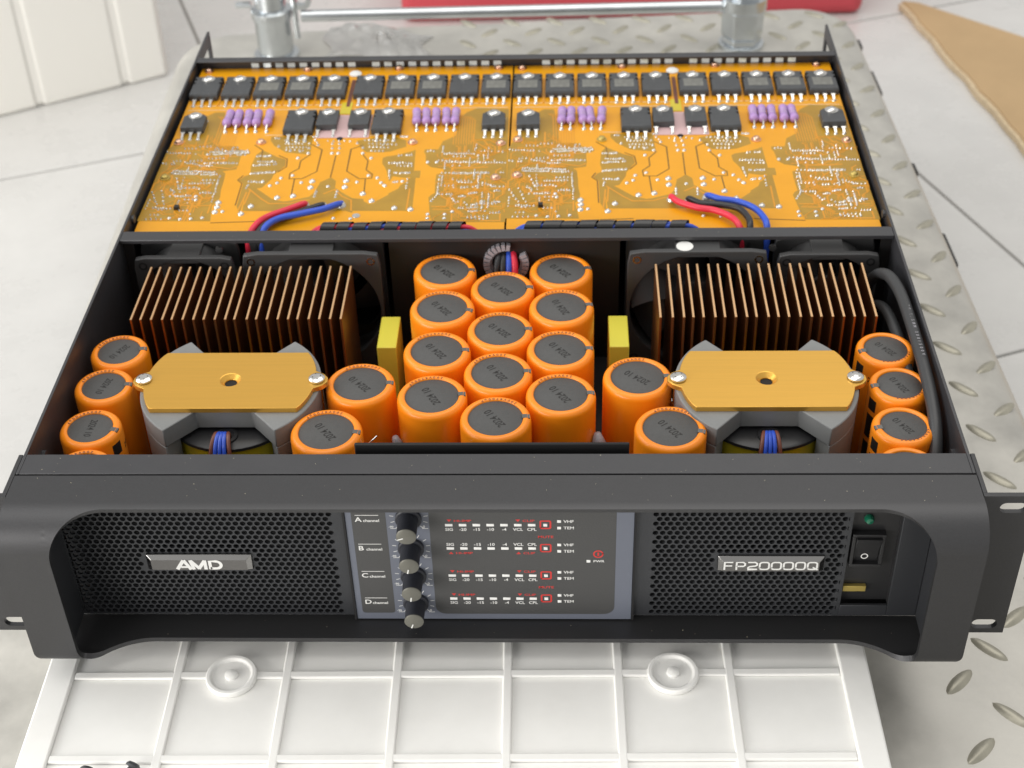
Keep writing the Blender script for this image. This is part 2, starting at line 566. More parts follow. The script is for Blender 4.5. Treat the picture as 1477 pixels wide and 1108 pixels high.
# --- things round about
def screw_thing(name, loc, rot, label):
    b = MB().lathe([(0, 0), (1.2, 0.6), (1.6, 2), (1.6, 8)], 14)
    for k in range(9):
        b.lathe([(1.6, 1.6 + k * .75), (2.05, 1.95 + k * .75), (1.6, 2.3 + k * .75)], 14, capb=False, capt=False)
    o = empty(name, loc)
    o.rotation_euler = rot
    b.build('thread', 'epoxy', o)
    MB().lathe([(1.7, 8), (3.4, 8.1), (3.4, 9.2), (2.4, 10.3), (0, 10.6)], 18).build('head', 'epoxy', o)
    return tag(o, label, 'screw', 'loose black screws on the white lid')


screw_thing('black_screw', (-165.5, -106.5, LZ - 4), (R(62), 0, R(152)), 'loose black screw lying on the white lid, its round head in full view')
screw_thing('black_screw', (-184, -109.5, LZ - 4), (R(70), 0, R(170)), 'loose black screw on the white lid nearest its left rim, cut off by the frame')

# white bin at the left, standing on the tiles
bin_ = tag(empty('storage_bin', (-398, 969, FLZ), rz=R(30.2)), 'large white plastic storage bin with grooved side standing on the tiled floor', 'bin')
x = 0.0
for w in (50, 94, 96, 96, 96, 96, 96):
    MB().box(-x - w + 2.2, -x - 2.2, 1, 14, 0, 215).build('side_panel', 'cabinet', bin_, bevel=5, seg=3)
    x += w
MB().box(-x, 0, 2.6, 420, 0, 205).build('body', 'cabinet', bin_, bevel=6)
MB().box(-x - 4, 4, -8, 430, 215.1, 236).build('rim', 'cabinet', bin_, bevel=6)

crate = tag(empty('red_crate', (110, 1010, FLZ), rz=R(1)), 'red plastic crate standing behind the trolley', 'crate')
MB().box(-262, 272, 90, 360, 0, 118).build('body', 'red', crate, bevel=12, seg=3)
MB().box(-268, 278, 82, 368, 96, 108).build('rim', 'red', crate, bevel=4)

# torn cardboard sheet lying on the tiles
edge = []
P0, P1 = Vector((428, 1123)), Vector((560, 390))
A0, A1 = Vector((428, 1123)), Vector((488, 790))
for k in range(40):
    t = k / 39 * 2.2
    p = A0 + (A1 - A0) * t
    edge.append((p.x + random.uniform(-1.6, 1.6), p.y))
poly = edge + [(1100, 400), (1100, 560), (700, 889), (545, 1022), (445, 1118)]
card = empty('cardboard_sheet', (0, 0, FLZ + 0.5))
tag(card, 'flat brown corrugated cardboard sheet with a torn pale edge on the floor', 'cardboard')
MB().prism(poly, 7.0, 8.6).build('top_liner', 'card', card, smooth=0)
MB().prism([(x - (random.uniform(2.5, 5.5) if i < 40 else 0), y - (random.uniform(1, 3) if i < 40 else 0)) for i, (x, y) in enumerate(poly)], 0, 6.9).build('corrugated_core', 'card_edge', card, smooth=0)

# crumpled clear bag scrap on the deck behind the amplifier
b = MB()
nx, ny = 26, 12
for j in range(ny + 1):
    for i in range(nx + 1):
        u, v = i / nx, j / ny
        env = math.sin(PI * u) ** 0.5 * math.sin(PI * v) ** 0.5
        z = 1 + env * (5 + 6 * abs(math.sin(u * 17 + v * 5) * math.cos(v * 9 - u * 7)) + random.uniform(0, 3.5))
        b.v.append((-178 + 92 * u + 6 * math.sin(v * 7), 680 + 62 * v + 8 * math.sin(u * 5) + 12 * (0.5 - u), TRZ + z))
b.f += [(j * (nx + 1) + i, j * (nx + 1) + i + 1, (j + 1) * (nx + 1) + i + 1, (j + 1) * (nx + 1) + i) for j in range(ny) for i in range(nx)]
bag = b.build('plastic_bag', 'bag', smooth=25)
tag(bag, 'crumpled scrap of clear plastic bag on the trolley deck behind the amplifier', 'bag')

# ================================================================== the amplifier
amp = tag(empty('power_amplifier', (0, 0, 0)), 'open two-unit black rack power amplifier with orange capacitors, copper heat sinks and orange circuit boards', 'amplifier')
XW, DB_ = 217.5, 413.0

# ---- chassis
ch = MB()
ch.box(-XW + 1.5, XW - 1.5, -17.9, DB_ - 1.5, 0, 1.5)
chassis = ch.build('chassis_floor', 'case', amp)
for sg in (-1, 1):
    # side wall runs on past the back panel as a slotted rear bracket
    w = MB()
    x0, x1 = (XW - 1.5, XW) if sg > 0 else (-XW, -XW + 1.5)
    w.box(x0, x1, -13.5, DB_, 0.2, 88)
    side = w.build('side_wall', 'case', amp, bevel=0.3)
    bk = MB()
    y0, y1 = DB_ + 0.05, DB_ + 42
    for a in ((y0, y1, 80, 88), (y0, y1, 0.2, 8), (y0, y0 + 10, 8, 80), (y1 - 6, y1, 8, 80), (y0 + 10, y1 - 6, 30, 58)):
        bk.box(x0, x1, a[0], a[1], a[2], a[3])
    bk.build('rear_bracket', 'case', amp)
    MB().tube([(sg * (XW - 1.4), 16, 74), (sg * (XW - 3.2), 16, 74)], 2.2, 10).build('rivet', 'case', amp)
    MB().tube([(sg * (XW - 1.4), 212, 84), (sg * (XW - 3.0), 212, 84)], 2.4, 10).build('rivet', 'case', amp)
# back panel with a row of slots under its top flange
MB().box(-XW + 1.5, XW - 1.5, DB_ - 1.5, DB_ - 0.05, 0, 80.6).build('back_panel', 'case', amp)
bp = MB()
bp.box(-XW + 1.5, XW - 1.5, DB_ - 1.5, DB_ - 0.05, 84.4, 88.05)
x = -XW + 1.5
k = 0
while x < XW - 3:
    solid = abs(x + 106) < 6 or abs(x - 106) < 6 or abs(x) < 16 or x < -186 or x > 186
    bp.box(x, min(x + (8.31 if solid else 3.0), XW - 1.55), DB_ - 1.5, DB_ - 0.05, 80.6, 84.4)
    x += 8.3
bp.build('slotted_back_rail', 'case', amp, smooth=0)
MB().box(-XW + 1.6, XW - 1.6, DB_ - 6.5, DB_ - 0.1, 87.3, 88.1).build('back_flange', 'case', amp, bevel=0.3)
MB().box(-XW + 1.55, XW - 1.55, 183.2, 192.7, 85.4, 87.9).build('cross_rail', 'case', amp, bevel=0.4)
MB().box(-65, 65, 187, 188.4, 1.6, 85.3).build('partition_wall', 'wall', amp)
MB().box(-XW + 1.6, -210, 187, 188.4, 1.6, 85.3).build('partition_wall', 'wall', amp)
MB().box(210, XW - 1.6, 187, 188.4, 1.6, 85.3).build('partition_wall', 'wall', amp)
MB().box(-XW + 1.6, XW - 1.6, -13.6, 0, 86.6, 88).build('front_top_strip', 'case', amp, bevel=0.25)
MB().box(-64, 63.5, 6, 7.6, 30, 88.6).build('control_board_shield', 'dark', amp, bevel=0.5)
MB().box(-XW + 4, XW - 4, 2, 182, 4, 5.6).build('power_supply_board', 'dark', amp)

# ---- bezel: one bent sheet with a rounded window
prof = []
def arc(cy, cz, r, a0, a1, n):
    return [(cy + r * math.cos(a0 + (a1 - a0) * k / n), cz + r * math.sin(a0 + (a1 - a0) * k / n)) for k in range(n + 1)]
prof = [(-15.1, 85.7)] + arc(-33, 71.7, 14, PI / 2, PI, 28) + arc(-40.5, 6.5, 6.5, PI, 1.5 * PI, 8) + [(-18, 0)]
cum = [0.0]
for a, b_ in zip(prof, prof[1:]):
    cum.append(cum[-1] + math.hypot(b_[0] - a[0], b_[1] - a[1]))
S_END = cum[-1]


def at(s):
    s = min(max(s, 0), S_END)
    for i in range(len(prof) - 1):
        if s <= cum[i + 1] + 1e-9:
            t = (s - cum[i]) / (cum[i + 1] - cum[i])
            return (prof[i][0] + (prof[i + 1][0] - prof[i][0]) * t, prof[i][1] + (prof[i + 1][1] - prof[i][1]) * t)
    return prof[-1]


def s_of(y=None, z=None, lo=0.0, hi=None):
    best = min((lo + (hi - lo) * k / 2000 for k in range(2001)), key=lambda s: abs((at(s)[0] - y) if y is not None else (at(s)[1] - z)))
    return best


ST = s_of(y=-36.4, lo=0, hi=cum[29])
SLIP = s_of(y=-33.4, lo=cum[31], hi=S_END)
SCOR = s_of(z=3.2, lo=cum[29], hi=cum[38])
XWIN, RC, RCB = 196.4, 25.0, 3.0


def s_top(x):
    d = abs(x) - (XWIN - RC)
    return ST if d <= 0 else ST + RC - math.sqrt(max(0, RC * RC - d * d))


def s_bot(x):
    a = abs(x)
    t = min(max((a - 163) / (XWIN - RCB - 163), 0), 1)
    s = SLIP + (SCOR - SLIP) * t ** 2.1
    d = a - (XWIN - RCB)
    if d > 0:
        s = SCOR - (RCB - math.sqrt(max(0, RCB * RCB - d * d))) * 2
    return s


xs = [163 * k / 20 for k in range(21)] + [163 + (XWIN - RC - 163) * k / 4 for k in range(1, 5)]
xs += [XWIN - RC + RC * math.sin(PI / 2 * k / 40) for k in range(1, 41)]
XB = 217.2
outer = [XWIN + (XB - XWIN) * k / 8 for k in range(1, 9)]
TH = 2.6
bm_v, bm_f, idx, use = [], [], {}, {}


def norm(s):
    a, c = at(s - .4), at(s + .4)
    dy, dz = c[0] - a[0], c[1] - a[1]
    l = math.hypot(dy, dz)
    return dz / l, -dy / l


def vid(x, s):
    key = (round(x, 3), round(s, 3))
    if key not in idx:
        y, z = at(s)
        ny, nz = norm(s)
        # the ends of the handles are rounded a little at their lower outer corner
        xx = x
        if abs(x) > XB - 6 and z < 7:
            xx = x - math.copysign((7 - z) ** 2 / 7 * 0.7 * (abs(x) - (XB - 6)) / 6, x)
        idx[key] = len(bm_v)
        bm_v.append((xx, y + ny * TH, z + nz * TH))
        bm_v.append((xx, y, z))
    return idx[key]


def quad(a, b_, c, d):
    bm_f.append((a, b_, c, d))
    bm_f.append((d + 1, c + 1, b_ + 1, a + 1))
    for p, q_ in ((a, b_), (b_, c), (c, d), (d, a)):
        use[(p, q_)] = 1


def rows(x_, top):
    if top:
        return [ST * k / 60 for k in range(61)] + [ST + (s_top(x_) - ST) * k / 40 for k in range(1, 41)]
    return [s_bot(x_) + (S_END - s_bot(x_)) * k / 50 for k in range(51)]


sa, sb_ = s_top(XWIN), s_bot(XWIN)
full = rows(XWIN, True) + [sa + (sb_ - sa) * k / 40 for k in range(1, 40)] + rows(XWIN, False)
for sg in (-1, 1):
    def cols(c0, c1):
        for k in range(len(c0) - 1):
            f = (c0[k], c0[k + 1], c1[k + 1], c1[k])
            f = tuple(dict.fromkeys(f))
            if len(f) < 4:
                continue
            quad(*(f if sg > 0 else f[::-1]))
    for x0, x1 in zip(xs, xs[1:]):
        for top in (True, False):
            cols([vid(sg * x0, q_) for q_ in rows(x0, top)], [vid(sg * x1, q_) for q_ in rows(x1, top)])
    cx_ = [XWIN] + outer
    for x0, x1 in zip(cx_, cx_[1:]):
        cols([vid(sg * x0, q_) for q_ in full], [vid(sg * x1, q_) for q_ in full])
for (p, q_) in list(use):
    if (q_, p) not in use:
        bm_f.append((q_, p, p + 1, q_ + 1))
bezel = MB().add(bm_v, bm_f).build('front_bezel', 'bezel', amp, smooth=40)

# ---- rack ears
for sg in (-1, 1):
    ear = empty('rack_ear', (0, 0, 0), amp)
    e = MB()
    X = lambda a: sg * a
    def bx(a0, a1, y0, y1, z0, z1):
        e.box(min(X(a0), X(a1)), max(X(a0), X(a1)), y0, y1, z0, z1)
    bx(217.6, 219.8, -26.4, 0, 0.5, 88)
    e.build('ear_flange', 'bezel', ear, bevel=0.4)
    # front plate with two open slots, drawn as an outline with holes bridged by thin pieces
    zs = [0.4, 3.3, 9.5, 78.0, 84.0, 88.0]
    e = MB()
    bx(217.7, 241.2, -29, -26.5, zs[2], zs[3])
    e2 = MB()
    for (z0, z1) in ((zs[0], zs[1]), (zs[4], zs[5])):
        bx(217.7, 241.2, -29, -26.5, z0, z1)
    for (z0, z1) in ((zs[1], zs[2]), (zs[3], zs[4])):
        # material left and right of the slot, with rounded slot ends
        cz, rz_ = (z0 + z1) / 2, (z1 - z0) / 2
        for side_ in (0, 1):
            if side_ == 0:
                pl = [(217.7, z0)] + [(225.5 + rz_ - rz_ * math.cos(t) , cz + rz_ * math.sin(t)) for t in [(-PI / 2 + PI * k / 8) for k in range(9)]] + [(217.7, z1)]
            else:
                pl = [(241.2, z0)] + [(237.5 - rz_ + rz_ * math.cos(t), cz + rz_ * math.sin(t)) for t in [(-PI / 2 + PI * k / 8) for k in range(9)]] + [(241.2, z1)]
            e.prism([(X(p[0]), p[1]) for p in pl], 26.5, 29, 'xz')
    e.build('ear_plate', 'bezel', ear, smooth=20)

# ---- recess behind the bezel window
for sg in (-1, 1):
    MB().prism([(-18, 3), (-41, 3), (-43.6, 8), (-43.6, 72), (-40, 80), (-34, 84), (-18, 84)], min(sg * 201.3, sg * 203), max(sg * 201.3, sg * 203), 'yz').build('recess_cheek', 'recess', amp)


def grille(name, x0, x1, z0, z1, hx0, hx1, hz0, hz1, skip):
    """perforated plate: hexagon cells, each with a ten-sided hole with depth"""
    P, RH = 3.36, 1.36
    rowp = P * 0.866
    b = MB()
    yF, yB = 20.5, 19.3
    hexr = P / math.sqrt(3)
    nr = int((hz1 - hz0) / rowp)
    ncol = int((hx1 - hx0) / P)
    for j in range(nr + 1):
        for i in range(ncol + 1):
            cx = hx0 + i * P + (P / 2 if j % 2 else 0)
            cz = hz0 + j * rowp
            if cx > hx1:
                continue
            for ex in ([cx - P] if i == 0 else []) + ([cx + P, cx + 2 * P] if cx + P > hx1 else []):
                if x0 < ex - P / 2 and ex + P / 2 < x1:
                    b.flat([(ex + hexr * math.sin(PI / 3 * k), cz + hexr * math.cos(PI / 3 * k)) for k in range(6)], yF, 'xz')
            hx = [(cx + hexr * math.sin(PI / 3 * k), cz + hexr * math.cos(PI / 3 * k)) for k in range(6)]
            if skip and skip[0] < cx < skip[1] and skip[2] < cz < skip[3]:
                b.flat(hx, yF, 'xz')
                continue
            ho = [(cx + RH * math.sin(PI / 6 * k), cz + RH * math.cos(PI / 6 * k)) for k in range(12)]
            vs = [(p[0], -yF, p[1]) for p in hx] + [(p[0], -yF, p[1]) for p in ho] + [(p[0], -yB, p[1]) for p in ho]
            fs = []
            for k in range(6):
                a, c, d, e_ = k, (k + 1) % 6, 6 + 2 * k, 6 + (2 * k + 1) % 12
                g = 6 + (2 * k + 2) % 12
                fs += [(a, d, e_), (a, e_, c), (c, e_, g)]
            for k in range(12):
                k2 = (k + 1) % 12
                fs.append((6 + k, 18 + k, 18 + k2, 6 + k2))
            b.add(vs, fs)
    zt = hz0 + nr * rowp
    # plain margins, laid a hair behind the hexagon field so that its scalloped edge overlaps them
    yy0, yy1 = -20.46, -19.3
    lx, rx = hx0 - 1.45, hx1 + 1.5
    for a in ((x0, lx, z0, z1), (rx, x1, z0, z1), (lx, rx, z0, hz0 - 1.42), (lx, rx, zt + 1.42, z1)):
        b.box(a[0], a[1], yy0, yy1, a[2], a[3])
    return b


gl = grille('grille', -201.2, -67.6, 2.7, 85, -199.0, -74.5, 5.2, 72, (-165.5, -112, 34, 45)).build('grille', 'recess', amp, smooth=0)
gr = grille('grille', 65.8, 164.6, 2.7, 85, 75.2, 161.5, 5.2, 72, (103, 155.6, 33.5, 44.5)).build('grille', 'recess', amp, smooth=0)
MB().box(-203, 203, -12.8, -12.6, 1.55, 86).build('dark_backing', 'dark', amp)  # dark sheet added behind the grilles so their holes stay dark
# solid end plate with the switch pocket
MB().box(187.2, 201.2, -20.6, -19, 2.7, 85).box(164.65, 187.2, -20.6, -19, 2.7, 9.8).build('switch_surround', 'recess', amp, bevel=0.3)
MB().box(164.7, 187.1, -16.4, -15.4, 9.8, 85).box(187.1, 187.3, -19.1, -15.4, 9.8, 85).box(164.6, 164.7, -19.1, -15.4, 9.8, 85).build('switch_pocket', 'switch', amp)

sw = empty('rocker_switch', (173.4, -16.5, 45.4), amp)
fr = MB()
for a in ((-7.6, 7.6, 8.6, 10.4), (-7.6, 7.6, -10.4, -8.6), (-7.6, -5.9, -8.6, 8.6), (5.9, 7.6, -8.6, 8.6)):
    fr.box(a[0], a[1], -3.6, 0, a[2], a[3])
fr.build('switch_frame', 'switch', sw, bevel=0.3)
MB().prism([(0, -8.5), (-1.2, -8.5), (-2.2, -0.4), (-5.2, 8.4), (0, 8.4)], -5.8, 5.8, 'yz').build('rocker', 'switch', sw, bevel=0.3)
ro = MB()
ro.lathe([(1.7, 0), (1.2, 0)], 24, (-0.6, -2.1, -4.6), 'y', capb=False, capt=False)
ro.build('off_mark', 'print_white', sw, smooth=0)
MB().lathe([(2.3, -0.2), (2.3, 1.4), (1.6, 2.6), (0, 3.1)], 20, (172.6, -16.4, 63.2), 'y').build('power_lamp', 'green', amp)
MB().box(165.2, 176.2, -18.6, -16.42, 17.2, 20.8).build('brass_tab', 'brass', amp, bevel=0.3)


# ---- badges
def badge(name, x0, x1, z0, z1):
    root = empty(name, (0, 0, 0), amp)
    e = MB()
    o_ = [(x0, z0), (x1, z0), (x1, z1), (x0, z1)]
    i_ = [(x0 + 2.4, z0 + 1.0), (x1 - 2.4, z0 + 1.0), (x1 - 2.4, z1 - 2.2), (x0 + 2.4, z1 - 2.2)]
    vs = [(p[0], -20.55, p[1]) for p in o_] + [(p[0], -21.6, p[1]) for p in o_] + [(p[0], -23.1, p[1]) for p in i_]
    fs = [(k, (k + 1) % 4, 4 + (k + 1) % 4, 4 + k) for k in range(4)] + [(4 + k, 4 + (k + 1) % 4, 8 + (k + 1) % 4, 8 + k) for k in range(4)]
    e.add(vs, fs).build('bevelled_edge', 'chrome', root, bevel=0.3, smooth=20)
    MB().flat(i_, 23.1, 'xz').build('plate_face', 'badge', root)
    return root


ba = badge('maker_badge', -163.6, -113.5, 34.8, 44.4)
lt = MB()
def ribbon_word(b, strokes, w, z):
    for st in strokes:
        b.strip(st, w, z, 'xz')
# letters A M D sharing slanted strokes
x, z, h = -149.5, 36.2, 6.0
Za = 23.2
lt.strip([(x + .3, z), (x + 3.9, z + h)], 1.75, Za, 'xz').strip([(x + 3.9, z + h), (x + 6.9, z)], 1.75, Za + .04, 'xz')
lt.strip([(x + 2.2, z + 1.6), (x + 6.2, z + 1.6)], 1.2, Za + .02, 'xz')
lt.strip([(x + 7.0, z + h), (x + 8.3, z)], 1.6, Za + .03, 'xz').strip([(x + 7.2, z + h - .2), (x + 10.9, z + .5)], 1.7, Za + .01, 'xz')
lt.strip([(x + 10.5, z + .4), (x + 13.9, z + h - .2)], 1.7, Za + .02, 'xz').strip([(x + 13.9, z + h), (x + 13.9, z)], 1.6, Za + .03, 'xz')
dd = [(x + 16.2, z + .1), (x + 16.2, z + h - 0.7), (x + 19.0, z + h - 0.7)] + [(x + 19.0 + 2.4 * math.cos(t), z + h / 2 + (h / 2 - 0.7) * math.sin(t)) for t in [PI / 2 - PI * k / 12 for k in range(1, 12)]] + [(x + 19.0, z + 0.7), (x + 16.2, z + 0.7)]
lt.strip(dd, 1.5, Za, 'xz')
lt.build('raised_letters', 'print_white', ba, smooth=20)

bb = badge('model_badge', 104.7, 154.0, 34.4, 43.7)
lt = MB()


def rr_path(cx, cz, w, h, r, a0=0, a1=2 * PI):
    pts = rrect(cx - w / 2, cx + w / 2, cz - h / 2, cz + h / 2, r, 4)
    return pts + [pts[0], pts[1]]


x, w, h, zc = 107.4, 4.3, 4.5, 38.9
adv = 5.55
zz = 23.16
sw_ = 0.85
lt.strip([(x + .4, zc - h / 2 - .4), (x + .4, zc + h / 2), (x + w, zc + h / 2)], sw_, zz, 'xz').strip([(x + .4, zc), (x + w - .4, zc)], sw_, zz + .02, 'xz')
x += adv
lt.strip([(x + .4, zc - h / 2 - .4), (x + .4, zc + h / 2), (x + w - .8, zc + h / 2), (x + w, zc + h / 2 - .7), (x + w, zc + .3), (x + w - .8, zc - .3), (x + .4, zc - .3)], sw_, zz, 'xz')
x += adv
lt.strip([(x, zc + h / 2), (x + w - .8, zc + h / 2), (x + w, zc + h / 2 - .7), (x + w, zc + .5), (x + w - .8, zc - .1), (x + .9, zc - .5), (x + .2, zc - 1.2), (x + .2, zc - h / 2), (x + w + .2, zc - h / 2)], sw_, zz, 'xz')
for k in range(4):
    x += adv
    lt.strip(rr_path(x + w / 2, zc, w, h, 1.2), sw_, zz, 'xz')
x += adv
lt.strip(rr_path(x + w / 2, zc, w, h, 1.2), sw_, zz, 'xz').strip([(x + w * .55, zc - .9), (x + w + .5, zc - h / 2 - .3)], sw_, zz + .02, 'xz')
lt.build('raised_letters', 'print_white', bb, smooth=0)

# ---- control panel
pn = empty('control_panel', (0, 0, 0), amp)
YP = 21.6
MB().box(-67.2, 65.4, -YP, -20.52, 0.9, 84).build('panel_plate', 'panel', pn, bevel=0.25)
MB().flat(rrect(-64.2, -48.3, 5.2, 83, 1.6, 4, (1, 1, 0, 0)), YP + .04, 'xz').build('label_field', 'panel_dark', pn, smooth=0)
MB().flat(rrect(-28.6, 57.2, 4.6, 83, 5.0, 6, (1, 1, 0, 0)), YP + .04, 'xz').build('meter_field', 'panel_dark', pn, smooth=0)
MB().box(65.45, 66.4, -22.1, -20.52, 0.9, 84).build('panel_edge_bead', 'dark', pn)
MB().box(-68.3, -67.25, -22.1, -20.52, 0.9, 84).build('panel_edge_bead', 'dark', pn)
pw, pr_ = MB(), MB()
Z1 = YP + .08
for c, z in zip('ABCD', (65.7, 47.4, 29.5, 11.5)):
    pw.strip([(-62.4, z + 4.0), (-51.6, z + 4.0)], 0.32, Z1, 'xz')
    pw.text(c, (-62.6, z), 4.0, Z1, 'xz', sx=1.15)
    pw.text('channel', (-58.9, z - 0.1), 2.35, Z1, 'xz', sx=1.05)
led = []
rowz = (63.6, 48.7, 30.8, 15.2)
for r_, z in enumerate(rowz):
    up_ = r_ == 1
    for k, t in enumerate(('SIG', '-20', '-15', '-10', '-4', 'VCL', 'CPL')):
        x = -19.6 + 6.34 * k
        b = MB().box(x - 1.75, x + 1.75, -YP - .25, -YP + .2, z - .78, z + .78)
        b.build('meter_lamp', 'led_white', pn, bevel=0.12, seg=1)
        pw.text(t, (x, z + (1.7 if up_ else -3.6)), 2.5, Z1, 'xz', sx=1.02, align='c')
    zz_ = z + (-3.7 if up_ else 2.0)
    tri = lambda x: [(x - 1.1, zz_ + (0 if up_ else 1.5)), (x + 1.1, zz_ + (0 if up_ else 1.5)), (x, zz_ + (1.5 if up_ else 0))]
    pr_.flat(tri(-19.4), Z1, 'xz').text('HI-IMP', (-17.3, zz_), 1.9, Z1, 'xz', sx=1.5)
    pr_.flat(tri(12.1), Z1, 'xz').text('CLIP', (14.2, zz_), 1.9, Z1, 'xz', sx=1.5)
    ring = rrect(24.7 - 2.3, 24.7 + 2.3, z - 2.1, z + 2.5, .5, 2)
    pr_.strip(ring + ring[:2], 0.75, Z1, 'xz')
    MB().box(23.8, 25.6, -YP - .5, -YP + .2, z - .6, z + 1.0).build('mute_lamp', 'led_white', pn, bevel=0.1, seg=1)
    for dz, t in ((2.3, 'VHF'), (-1.8, 'TEM')):
        MB().box(30.1, 31.9, -YP - .25, -YP + .2, z + dz - .8, z + dz + .8).build('status_lamp', 'led_white', pn, bevel=0.1, seg=1)
        pw.text(t, (33.0, z + dz - .85), 2.4, Z1, 'xz', sx=1.08)
pr_.text('MUTE', (24.7, 55.4), 2.1, Z1, 'xz', sx=1.35, align='c').text('MUTE', (24.7, 22.3), 2.1, Z1, 'xz', sx=1.35, align='c')
pr_.strip([(49.1 + 2.1 * math.cos(t), 45 + 2.1 * math.sin(t)) for t in [2 * PI * k / 24 for k in range(26)]], 0.7, Z1, 'xz').strip([(49.1, 43.9), (49.1, 46.1)], 0.8, Z1 + .01, 'xz')
MB().box(43.7, 45.5, -YP - .25, -YP + .2, 39.6, 41.2).build('status_lamp', 'led_white', pn, bevel=0.1, seg=1)
pw.text('PWR', (46.8, 39.7), 2.0, Z1, 'xz', sx=1.2)
for kz in (68.0, 49.2, 30.8, 12.5):
    for k in range(11):
        t = R(225 - 27 * k)
        pw.strip([(-37.8 + 7.0 * math.cos(t), kz + 7.0 * math.sin(t)), (-37.8 + 8.9 * math.cos(t), kz + 8.9 * math.sin(t))], 0.3, Z1, 'xz')
    pw.strip([(-46.6, kz - 6.6), (-43.8, kz - 6.6)], .28, Z1, 'xz').strip([(-32, kz - 6.6), (-29.2, kz - 6.6)], .28, Z1, 'xz')
    pw.text('0', (-31.6, kz - 6.1), 2.0, Z1, 'xz').text('-90', (-47.4, kz - 6.1), 1.7, Z1, 'xz')
pw.build('white_lettering', 'print_white', pn, smooth=0, kind='stuff')
pr_.build('red_lettering', 'print_red', pn, smooth=0, kind='stuff')
for kz, ang in ((68.0, 200), (49.2, 258), (30.8, 262), (12.5, 250)):
    kn = empty('gain_knob', (-37.9, -YP, kz), amp)
    MB().lathe([(6.1, 0), (6.1, 1.6), (5.6, 2.0), (4.7, 2.0)], 32, (0, 0, 0), 'y').build('knob_skirt', 'knob', kn)
    MB().lathe([(4.75, 1.9), (4.55, 12.1)], 32, (0, 0, 0), 'y').build('knob_grip', 'knob', kn)
    MB().lathe([(4.6, 12.1), (4.6, 12.5), (4.0, 12.9), (0, 13.0)], 32, (0, 0, 0), 'y').build('knob_cap', 'knob_cap', kn)
    t = R(ang)
    MB().strip([(1.6 * math.cos(t), 1.6 * math.sin(t)), (4.2 * math.cos(t), 4.2 * math.sin(t))], 0.6, 13.05, 'xz').build('pointer', 'print_white', kn, smooth=0)

# ================================================================== capacitors
def cap_meshes(r, h):
    fl = r - 4.0
    sl = MB().lathe([(r - .3, 0), (r, 1.5), (r, h - 3.2), (r - .25, h - 1.9), (r - .9, h - .8), (r - 1.9, h - .15), (r - 2.6, h), (fl + .5, h - .1), (fl, h - .5), (fl - .05, h - 1.2)], 56, capb=True, capt=False)
    d = MB().lathe([(fl + .1, h - 1.1), (fl - .4, h - .75), (0, h - .72)], 48, capb=False)
    nt = MB()
    nt.box(fl - .5, r - 2.0, -1.4, 1.4, h - 1.0, h + .04)
    nt.box(r - 2.0, r - .75, -1.4, 1.4, h - 2.6, h - .2)
    return sl.mesh('sleeve', 'sleeve', 50), d.mesh('end_disc', 'disc'), nt.mesh('can_notch', 'tin_notch', 0)


CAPM = {17.5: cap_meshes(17.5, 70), 15.0: cap_meshes(15.0, 71)}
PRN = {}


def capacitor(x, y, r, notch, trot, lab, stripe=None):
    h = 70 if r > 16 else 71
    c = empty('capacitor', (x, y, 5.6), amp)
    sl, d, nt = CAPM[r]
    put('sleeve', sl, c)
    put('end_disc', d, c)
    put('can_notch', nt, c, rz=R(notch))
    t = MB().text('2024 10', (0, 0), 5.7 if r > 16 else 5.0, h - .68, rot=0, sx=.78, align='c')
    ox = -1.4
    t.v = [(p[0], p[1] + ox, p[2]) for p in t.v]
    o = put('date_stamp', t.mesh('date_stamp', 'ink', 0), c, rz=R(trot + random.uniform(-4, 4)))
    b = MB()
    # rating printed along the rim of the sleeve, read from behind
    s = '200V4700\u00b5F'
    rad = r - 2.7
    for i, ch in enumerate(s):
        a = R(lab) + i * 2.05 / rad
        b.text(ch, (rad * math.cos(a), rad * math.sin(a)), 2.3, h + .05, rot=a + PI / 2, align='c')
    b.build('rating_print', 'wire_brown', c, smooth=0)
    if stripe is not None:
        st = MB()
        for k, (z0, z1) in enumerate(((4, 20), (23, 39), (42, 56), (59, h - 5))):
            st.lathe([(r + .06, z0), (r + .06, z1)], 6, a0=R(stripe - 11), a1=R(stripe + 11))
        st.build('polarity_stripe', 'ink', c)
        tx = MB()
        for i, ch in enumerate('200V'):
            vs, fs, w = glyphs(ch)
            a = R(stripe + 24 + i * 9)
            out_ = []
            for px, py in vs:
                t_ = a + px * 4 / r
                out_.append(((r + .06) * math.cos(t_), (r + .06) * math.sin(t_), h - 13 + py * 4.2))
            tx.add(out_, fs)
        tx.build('side_print', 'ink', c, smooth=0)
    return c


ZT = 75.6
caps = [(-32.6, 170.2, 3, 136), (0, 152.6, 3, 130), (32, 170.0, 6, 128),
        (-31.8, 134.5, 350, 131), (0, 114.2, 3, 130), (32.2, 135.0, 5, 118),
        (-32.2, 96.3, 3, 128), (0, 77.8, 2, 126), (31.6, 97.0, 3, 126),
        (-32.2, 59.0, 2, 122), (0, 41.6, 5, 126), (31.8, 60.2, 2, 124),
        (-69.0, 69.0, 2, 131), (-81.6, 31.8, 355, 128), (70.4, 73.6, 3, 136), (84.6, 33.6, 350, 125)]
for i, (x, y, nt, tr) in enumerate(caps):
    capacitor(x, y, 17.5, nt + random.uniform(-2, 2), tr, 52 + (i * 37) % 26 if i not in (10, 15) else 48)
for (x, y, nt, tr, sp) in ((-197.6, 95.5, 8, 240, None), (-198.6, 66.5, 4, 256, None), (-197.2, 33.5, 352, 263, 335), (-196.5, 2.6 + 14.4, 0, 262, None)):
    if y > 20 or True:
        capacitor(x, y - (0 if y > 20 else 13.2), 15.0, nt, tr, 80, sp) if y > 20 else None
